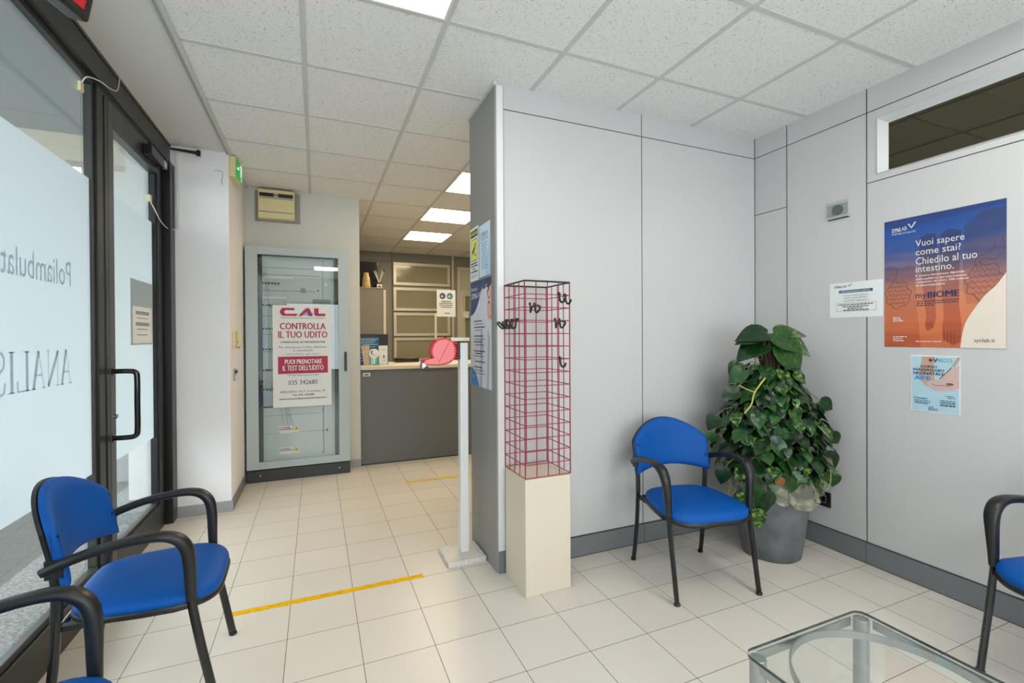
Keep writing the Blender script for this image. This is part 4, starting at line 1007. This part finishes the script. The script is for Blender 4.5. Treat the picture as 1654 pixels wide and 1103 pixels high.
for zz in (.463, .265):
    k_ = B()
    k_.box(-.325, -.215, YI - .003, YI, zz - .035, zz + .03, whitep); k_.box(-.325, -.215, YI - .004, YI - .002, zz - .002, zz + .006, red)
    k_.box(-.295, -.235, YI - .004, YI - .002, zz + .014, zz + .020, ink)
    for (a0, sz, yy) in ((-.310, .012, zz + .010), (-.180, .030, zz - .016)):
        k_.add([(a0 - sz, YI - .0045, yy), (a0 + sz, YI - .0045, yy), (a0, YI - .0045, yy + sz * 1.6)], [(0, 1, 2)], mat('warning_triangle_yellow', (226, 200, 30), .5))
        k_.add([(a0 - sz * .12, YI - .005, yy + sz * .3), (a0 + sz * .12, YI - .005, yy + sz * .3), (a0 + sz * .15, YI - .005, yy + sz * 1.0), (a0 - sz * .15, YI - .005, yy + sz * 1.0)], [(0, 1, 2, 3)], ink)
    k_.box(-.215, -.150, YI - .003, YI, zz - .030, zz - .018, whitep)
    k_.build('warning_label', parent=t, smooth=False)

s = Sheet((-.372, CYF + .008, .680), (1, 0, 0), (0, -1, 0), .505, .955, whitep, t=.002)
cal = mat('crimson_ink', (176, 28, 72), .5)
s.o = Vector((-.372, CYF - .0005, .680)); s.b = B(); s.slab(0, 0, .505, .955, whitep)
hs_ = [(.185, .93), (.08, .93), (.062, .90), (.062, .88), (.085, .855), (.20, .855), (.215, .875), (.11, .875), (.10, .885), (.10, .898), (.11, .908), (.185, .908)]
s.poly(hs_, cal); s.poly([(.215, .855), (.285, .93), (.315, .93), (.345, .855), (.305, .855), (.292, .895), (.25, .855)], cal)
s.poly([(.355, .93), (.395, .93), (.395, .88), (.455, .88), (.455, .855), (.37, .855), (.355, .868)], cal)
bl = mat('royal_blue_ink', (40, 70, 160), .5); s.line([(.255, .868), (.35, .882)], .006, bl, 3); s.line([(.24, .878), (.33, .895)], .005, bl, 3); s.line([(.27, .857), (.33, .872)], .004, bl, 3)
s.text('CENTRO AUDIOPROTESICO LOMBARDO', .068, .831, .455, .842, ink)
s.text('CONTROLLA', .062, .728, .455, .789, cal, 3, True); s.text('IL TUO UDITO', .048, .648, .470, .711, cal, 3, True)
s.text('CAMPAGNA DI PREVENZIONE', .066, .600, .452, .617, ink, 3, True)
for tx, a0, a1, z in (("Per mantenere l'udito efficiente", .05, .465, .552), ('è necessario', .175, .341, .521), ('controllarlo ogni anno', .113, .397, .485)): s.text(tx, a0, z, a1, z + .020, mat('soft_black_ink', (80, 82, 86), .6), 3)
s.rect(.043, .312, .474, .473, cal, 2); s.text('PUOI PRENOTARE', .101, .402, .420, .446, whitep, 4, True); s.text("IL TEST DELL'UDITO", .083, .340, .434, .390, whitep, 4, True)
s.text('Chiedi informazioni Qui', .121, .286, .391, .306, MATS['soft_black_ink'], 3); s.frame(.10, .188, .41, .27, .0015, mat('faint_grey_ink', (200, 203, 204), .6))
s.text('035 342680', .129, .207, .382, .250, ink, 3)
s.text('BERGAMO: Via F. Corridoni, 92', .064, .130, .450, .152, ink, 3); s.text('Tel. 035 342680', .16, .101, .351, .119, ink, 3, True); s.text('www.centroaudioprotesicolombardo.it', .052, .064, .462, .086, ink, 3, True)
s.build('hearing_test_poster', label='white and crimson hearing test poster on the electrical cabinet glass', cat='poster')

t = thing('electrical_unit', (-.333, 5.03, 2.44), 'yellowed cream wall unit on grey plate above the electrical cabinet', 'wall unit')
q = B(); q.box(-.525, -.138, 5.010, 5.03, 2.44, HC - .022, mat('grey_backplate', (150, 150, 146), .5)); q.build('back_plate', parent=t, bevel=.002)
q = B(); q.box(-.492, -.181, 4.93, 5.01, 2.452, 2.725, yellowed); q.build('housing', parent=t, bevel=.008, seg=3)
q = B(); q.box(-.48, -.355, 4.9275, 4.931, 2.655, 2.690, black); q.box(-.325, -.195, 4.9275, 4.931, 2.655, 2.690, black); q.box(-.36, -.32, 4.927, 4.931, 2.66, 2.686, MATS['label_grey'])
q.box(-.48, -.19, 4.928, 4.931, 2.640, 2.646, mat('slate_blue_line', (70, 90, 130), .5)); q.box(-.48, -.19, 4.928, 4.931, 2.510, 2.516, MATS['slate_blue_line'])
q.build('label_strips', parent=t, smooth=False)

t = thing('exit_sign', (-.58, 4.295, 2.58), 'green and cream lit exit sign high on the wall by the entrance', 'exit sign')
q = B(); q.box(-.610, -.566, 4.17, 4.42, 2.578, 2.737, yellowed); q.build('housing', parent=t, bevel=.003)
q = B(); vs = []; fs = []
for i in range(9):
    for j in range(7):
        a_, b__ = -1 + 2 * i / 8, -1 + 2 * j / 6
        vs.append((-.566 + .022 * (1 - a_ * a_) * (1 - b__ ** 4) , 4.295 + a_ * .118, 2.6575 + b__ * .070))
for i in range(8):
    for j in range(6): v = i * 7 + j; fs.append((v, v + 7, v + 8, v + 1))
q.add(vs, fs, green_l); q.build('lens', parent=t)
def lensx(y): a_ = (y - 4.295) / .118; return -.565 + .0225 * (1 - a_ * a_)
q = B()
def lp(pts):
    q.add([(lensx(y) + .001, y, z) for y, z in pts], [tuple(range(len(pts)))], white_l)
lp([(4.25, 2.600), (4.262, 2.600), (4.272, 2.64), (4.262, 2.645)]); lp([(4.262, 2.645), (4.29, 2.64), (4.285, 2.685), (4.265, 2.685)])
lp([(4.275, 2.64), (4.30, 2.615), (4.318, 2.612), (4.318, 2.622), (4.303, 2.625), (4.288, 2.65)]); lp([(4.265, 2.685), (4.24, 2.668), (4.236, 2.675), (4.27, 2.695), (4.31, 2.68), (4.305, 2.672), (4.28, 2.683)])
lp([(4.281 + .010 * math.cos(2 * math.pi * k / 10), 2.706 + .010 * math.sin(2 * math.pi * k / 10)) for k in range(10)])
lp([(4.34, 2.595), (4.385, 2.595), (4.385, 2.72), (4.34, 2.72)]); lp([(4.19, 2.655), (4.215, 2.64), (4.215, 2.650), (4.23, 2.650), (4.23, 2.660), (4.215, 2.660), (4.215, 2.670)])
q.build('pictogram', parent=t, smooth=False)
t = thing('intercom', (-.61, 4.31, 1.27), 'small yellowed intercom handset on the narrow side wall', 'intercom')
q = B(); q.box(-.610, -.590, 4.26, 4.36, 1.265, 1.385, yellowed); q.build('base', parent=t, bevel=.004)
q = B(); q.tube(catmull([(-.575, 4.30, 1.385), (-.567, 4.30, 1.36), (-.567, 4.30, 1.29), (-.575, 4.30, 1.262)], 4), .016, yellowed, 10, rb=.010); q.build('handset', parent=t)
q = B(); q.tube(catmull([(-.59, 4.36, 1.30), (-.575, 4.39, 1.27), (-.585, 4.395, 1.25), (-.60, 4.37, 1.255)], 6), .003, black, 6); q.build('cord', parent=t)
t = thing('key_switch', (-.61, 4.32, 1.03), 'small key switch with black knob below the intercom', 'switch')
q = B(); q.box(-.610, -.600, 4.28, 4.37, .99, 1.085, steel); q.build('plate', parent=t, bevel=.003)
q = B(); q.cyl((-.60, 4.325, 1.06), (-.586, 4.325, 1.06), .013, black, 14); q.box(-.60, -.59, 4.31, 4.34, 1.0, 1.03, white); q.build('knob', parent=t)

# ------------------------------------------------------------------ LED DISPLAY hanging by the shopfront
a_ = R(16.5); C_ = Vector((-.736, 2.126, 2.45)); dv = Vector((math.sin(a_), math.cos(a_), 0)); nv_ = Vector((math.cos(a_), -math.sin(a_), 0))
upv = (Vector((0, 0, 1)) * math.cos(R(12)) + nv_ * math.sin(R(12))).normalized(); nn_ = (nv_ * math.cos(R(12)) - Vector((0, 0, 1)) * math.sin(R(12))).normalized()
Mx = Matrix(((-dv.x, upv.x, nn_.x, C_.x), (-dv.y, upv.y, nn_.y, C_.y), (-dv.z, upv.z, nn_.z, C_.z), (0, 0, 0, 1)))
t = thing('queue_display', tuple(C_), 'black and red electronic number display hanging at the top left corner', 'display')
q = B(); q.M = Mx; q.box(0, .52, 0, .20, -.07, 0, black); q.build('casing', parent=t, bevel=.012, seg=3)
q = B(); q.M = Mx; q.box(.035, .485, .030, .172, -.002, .0015, mat('dark_red_screen', (150, 10, 26), .2, emit=.6)); q.build('screen', parent=t, smooth=False)
q = B(); q.M = Mx
dg = mat('lit_red_digits', (255, 40, 60), .4, emit=2.0)
for x0 in (.06, .16, .30, .40):
    q = B(); q.M = Mx
    for (a0, a1, b0, b1) in ((.005, .055, .045, .055), (.005, .055, .095, .105), (.005, .055, .148, .158), (0, .01, .05, .10), (.05, .06, .05, .10), (0, .01, .10, .155), (.05, .06, .10, .155)):
        q.box(x0 + a0, x0 + a1, b0, b1, .0015, .003, dg)
    q.build('digit', parent=t, smooth=False)
for k in (.12, .40):
    q = B(); p_ = C_ - dv * k + upv * .19 - nn_ * .03; q.cyl(p_, (p_.x, p_.y, HC), .008, black, 8); q.build('hanger', parent=t)

# ------------------------------------------------------------------ FLOOR TAPES
tp = mat('yellow_floor_tape', (230, 178, 0), .7, spec=.15, noise=.12, nscale=60)
def tape(x0, x1, y0, y1, wd, lab, seed):
    rr = random.Random(seed); q = B(); n = 30; vs = []; fs = []
    for i in range(n + 1):
        x = x0 + (x1 - x0) * i / n; y = y0 + (y1 - y0) * i / n; j1, j2 = rr.uniform(-.0025, .0025), rr.uniform(-.0025, .0025)
        vs += [(x, y - wd / 2 + j1, .0004), (x, y - wd / 2 + j1, .0014), (x, y + wd / 2 + j2, .0014), (x, y + wd / 2 + j2, .0004)]
    for i in range(n):
        o = 4 * i
        for k in range(3): fs.append((o + k, o + k + 4, o + k + 5, o + k + 1))
    q.add(vs, fs, tp)
    for i in range(7):
        x = x0 + rr.uniform(.02, .95) * (x1 - x0); y = y0 + (y1 - y0) * (x - x0) / (x1 - x0) + wd * rr.uniform(-.45, .45)
        q.box(x, x + rr.uniform(.01, .05), y, y + .0018, .0014, .0017, mat('dirt_mark', (90, 74, 30), .8))
    q.build('floor_tape', loc=(x0, y0, 0), smooth=False, label=lab, cat='floor tape', group='yellow tapes on the floor')
tape(-.388, .54, 2.588, 2.588, .040, 'worn yellow floor tape across the tiles near the left chair', 1)
tape(.74, 1.9, 4.302, 4.285, .034, 'thin yellow floor tape in front of the reception counter', 2)

# ------------------------------------------------------------------ RECEPTION COUNTER and what stands on it
t = thing('reception_counter', (1.7, 5.3, 0), 'grey-fronted reception counter with cream worktop', 'counter')
q = B(); q.box(.418, 3.4, 5.055, 5.095, .012, .985, mat('dark_grey_counter_front', (106, 107, 106), .5)); q.box(.43, 3.4, 5.10, 5.75, .0, .98, greige)
q.box(.418, 3.4, 5.06, 5.10, 0, .012, black); q.build('counter_front', parent=t, smooth=False)
q = B(); q.box(.418, 3.42, 5.035, 5.85, .99, 1.028, cream); q.build('worktop', parent=t, bevel=.003)
q = B(); q.box(.445, .515, 5.052, 5.055, .925, .960, whitep); q.box(.455, .50, 5.0515, 5.053, .935, .948, navy); q.build('badge', parent=t, smooth=False, label='small white and navy label')
YD = 5.32
q = B(); q.box(.425, .735, YD, YD + .03, 1.028, 1.365, black); q.build('document_box', bevel=.003, loc=(.58, YD, 1.028), label='black upright box behind the leaflets on the counter', cat='box')
s = Sheet((.432, YD - .002, 1.032), (1, 0, 0), (0, -1, 0), .205, .295, mat('deep_blue_print', (20, 88, 132), .4))
for k, z in enumerate((.275, .255, .235, .215, .19, .16, .13, .10, .07, .04)): s.dashes(.01 + .01 * (k % 2), .19 - .02 * (k % 3), z, 0, .008, lb)
s.build('blue_flyer', label='dark blue flyer standing against the black box on the counter', cat='flyer')
q = B(); q.M = Matrix.Translation((.505, YD - .09, 1.028)) @ Matrix.Rotation(R(-6), 4, 'Y')
q.add([(-.035, 0, 0), (.035, 0, 0), (.035, .02, 0), (-.035, .02, 0), (-.042, .004, .215), (.042, .004, .215), (.042, .008, .215), (-.042, .008, .215)], [(0, 3, 2, 1), (4, 5, 6, 7), (0, 1, 5, 4), (1, 2, 6, 5), (2, 3, 7, 6), (3, 0, 4, 7)], mat('mottled_floral_print', (196, 176, 156), .5, noise=.35, nscale=70))
q.build('sample_tube', loc=(.505, YD - .09, 1.028), label='tapered floral-patterned tube leaning at the left of the leaflets', cat='tube')
q = B(); q.box(.532, .615, YD - .10, YD - .075, 1.028, 1.125, mat('turquoise_box', (50, 168, 172), .4)); q.box(.545, .555, YD - .1008, YD - .10, 1.028, 1.12, whitep)
for z in (1.10, 1.085, 1.07): q.box(.565, .60, YD - .101, YD - .0995, z, z + .004, whitep)
q.build('turquoise_carton', bevel=.002, loc=(.573, YD - .09, 1.028), label='small turquoise carton below the round white card', cat='carton')
q = B(); q.cyl((.573, YD - .104, 1.155), (.573, YD - .1075, 1.155), .052, whitep, 36)
q.M = Matrix(((1, 0, 0, .573), (0, 0, -1, YD - .1075), (0, 1, 0, 1.155), (0, 0, 0, 1)))
cr = [(-.012 + .022 * math.cos(a), .012 + .022 * math.sin(a)) for a in [R(90 + 20 * k) for k in range(10)]] + [(-.006 + .016 * math.cos(a), .012 + .017 * math.sin(a)) for a in [R(270 - 20 * k) for k in range(10)]]
q.prism(cr, 0, .0006, mat('dark_violet_ink', (70, 40, 80), .5)); q.prism([(-.022, -.022), (.022, -.022), (.022, -.019), (-.022, -.019)], 0, .0006, cal); q.M = None
q.box(.563, .583, YD - .105, YD - .10, 1.04, 1.11, whitep)
q.build('round_card', loc=(.573, YD - .106, 1.028), label='round white card with a dark crescent on the counter', cat='card')
q = B(); q.box(.628, .722, YD - .05, YD - .03, 1.028, 1.238, whitep); q.box(.675, .69, YD - .0508, YD - .05, 1.10, 1.135, mat('mauve_ink', (120, 90, 110), .5)); q.box(.67, .70, YD - .0508, YD - .05, 1.075, 1.082, MATS['label_grey']); q.box(.645, .705, YD - .0508, YD - .05, 1.19, 1.194, MATS['label_grey'])
q.box(.62, .735, YD - .09, YD - .03, 1.028, 1.036, clearglass)
q.build('leaflet_stack', bevel=.001, loc=(.675, YD - .05, 1.028), label='stack of white leaflets at the right of the counter display', cat='leaflets')
q = B(); q.box(.86, 1.14, 5.62, 5.76, 1.028, 1.075, gloss_black); q.box(.86, 1.14, 5.62, 5.76, 1.075, 1.082, black); q.build('card_reader', bevel=.004, loc=(1, 5.7, 1.028), label='flat black device lying on the counter behind the dispenser', cat='device')
t = thing('counter_notice', (1.215, 5.32, 1.028), 'white notice with two round symbols on a thin post above the counter', 'notice')
q = B(); q.box(1.262, 1.286, 5.318, 5.330, 1.028, 1.60, cream); q.box(1.22, 1.33, 5.28, 5.37, 1.028, 1.036, cream); q.build('post', parent=t, bevel=.002)
s = Sheet((1.285, 5.310, 1.565), (1, 0, 0), (0, -1, 0), .222, .310, whitep, t=.003)
for cx_, c_ in ((.068, 'slate_blue_line'), (.155, 'sea_green_ink')):
    s.disc(cx_, .240, .036, MATS['teal_blue_ink'], 1); s.disc(cx_, .240, .028, MATS[c_], 2); s.line([(cx_ - .02, .26), (cx_ + .02, .22)], .006, red, 3); s.disc(cx_ - .006, .236, .011, whitep, 3)
for a0, a1, z in ((.055, .165, .172), (.03, .19, .150), (.03, .195, .128), (.045, .18, .106), (.09, .16, .035)): s.dashes(a0, a1, z, 0, .010, ink, 2)
s.b.build('notice_sheet', parent=t, smooth=False)
# tall cupboard behind and the things on it
t = thing('tall_cupboard', (.6, 6.6, 0), 'tall grey cupboard with cream edge behind the counter', 'cupboard')
q = B(); q.box(.34, .840, 6.5, 6.95, 0, 1.985, mat('taupe_laminate', (132, 126, 118), .5)); q.build('body', parent=t, smooth=False)
q = B(); q.box(.840, .872, 6.49, 6.96, 0, 1.97, cream); q.box(.34, .872, 6.49, 6.96, 1.985, 1.998, greige); q.build('edge_panel', parent=t, bevel=.002)
q = B(); q.box(.36, .80, 6.78, 6.82, 2.0, 2.385, gloss_black); q.box(.45, .65, 6.76, 6.86, 1.998, 2.003, black)
q.build('monitor', bevel=.008, loc=(.58, 6.8, 2.0), label='black screen standing on top of the tall cupboard', cat='monitor')
q = B(); q.lathe([(.001, 1.999), (.052, 1.999), (.058, 2.02), (.056, 2.06), (.050, 2.075), (.053, 2.085), (.050, 2.13), (.038, 2.16), (.035, 2.19), (.036, 2.20), (.028, 2.205), (.022, 2.17), (.001, 2.12)], (.628, 6.6, 0), mat('beige_ceramic', (186, 160, 108), .5), 28)
q.build('vase', loc=(.628, 6.6, 1.999), label='stepped beige vase on the tall cupboard', cat='vase')
t = thing('reed_diffuser', (.80, 6.6, 1.999), 'small jar with scent sticks on the tall cupboard', 'reed diffuser')
q = B(); q.box(.768, .832, 6.568, 6.632, 1.999, 2.055, mat('milky_glass', (222, 222, 214), .2)); q.box(.785, .815, 6.567, 6.568, 2.01, 2.03, navy); q.build('jar', parent=t, bevel=.004)
q = B(); q.box(.767, .833, 6.567, 6.633, 2.056, 2.075, bark); q.build('lid', parent=t, bevel=.003)
q = B()
for dx, dy, hh in ((-.07, .0, .16), (-.045, .02, .17), (.04, .0, .17), (.07, .02, .18), (.055, -.02, .15)): q.cyl((.80, 6.6, 2.07), (.80 + dx, 6.6 + dy, 2.07 + hh), .0035, white, 6)
q.cyl((.80 + .065, 6.618, 2.07 + .165), (.80 + .072, 6.62, 2.07 + .185), .010, black, 8)
q.build('sticks', parent=t)

# rear wall glazing
for i, (z0, z1) in enumerate(((2.205, 2.585), (1.775, 2.165), (1.350, 1.740), (.915, 1.320))):
    t = thing('window_%d' % (3 + i), (1.66, 7.99, z0), 'frosted pane in a light metal frame, rear wall, row %s from top' % ('one', 'two', 'three', 'four')[i], 'window'); del t['category']; t['kind'] = 'structure'
    q = B(); x0, x1 = 1.195, 2.165
    q.box(x0, x1, 7.955, 7.998, z0, z0 + .045, alu); q.box(x0, x1, 7.955, 7.998, z1 - .045, z1, alu); q.box(x0, x0 + .045, 7.955, 7.998, z0 + .045, z1 - .045, alu); q.box(x1 - .045, x1, 7.955, 7.998, z0 + .045, z1 - .045, alu)
    q.build('window_frame', parent=t, smooth=False)
    q = B(); q.box(x0 + .04, x1 - .04, 7.972, 7.984, z0 + .04, z1 - .04, mat('frosted_beige_glass', (150, 145, 122), .12)); q.build('window_pane', parent=t, smooth=False)
q = B(); q.box(1.195, 2.165, 7.985, 7.999, .915, 2.585, MATS['taupe_wall_panel']); q.build('trim_4', kind='structure', smooth=False)
t = thing('door_2', (2.75, 7.98, 0), 'light framed inner door with greenish glass and a transom pane', 'door'); del t['category']; t['kind'] = 'structure'
q = B()
for (x0, x1, z0, z1) in ((2.30, 2.36, 0, 2.56), (3.15, 3.21, 0, 2.56), (2.36, 3.15, 2.50, 2.56), (2.36, 3.15, 2.05, 2.14), (2.36, 2.44, 0, 2.05), (3.07, 3.15, 0, 2.05)): q.box(x0, x1, 7.95, 7.999, z0, z1, alu)
q.build('door_frame', parent=t, bevel=.005)
q = B(); q.box(2.44, 3.07, 7.975, 7.985, .02, 2.05, mat('greenish_frosted_glass', (132, 138, 112), .2)); q.box(2.36, 3.15, 7.975, 7.985, 2.14, 2.50, mat('bright_frosted_glass', (196, 192, 172), .2)); q.build('door_pane', parent=t, smooth=False)
q = B(); q.box(2.40, 2.50, 7.92, 7.95, 1.66, 1.78, white); q.build('door_handle', parent=t, bevel=.004)
q = B(); q.box(1.18, 2.30, 7.985, 7.999, .02, .86, olive); q.build('trim_3', kind='structure', smooth=False)
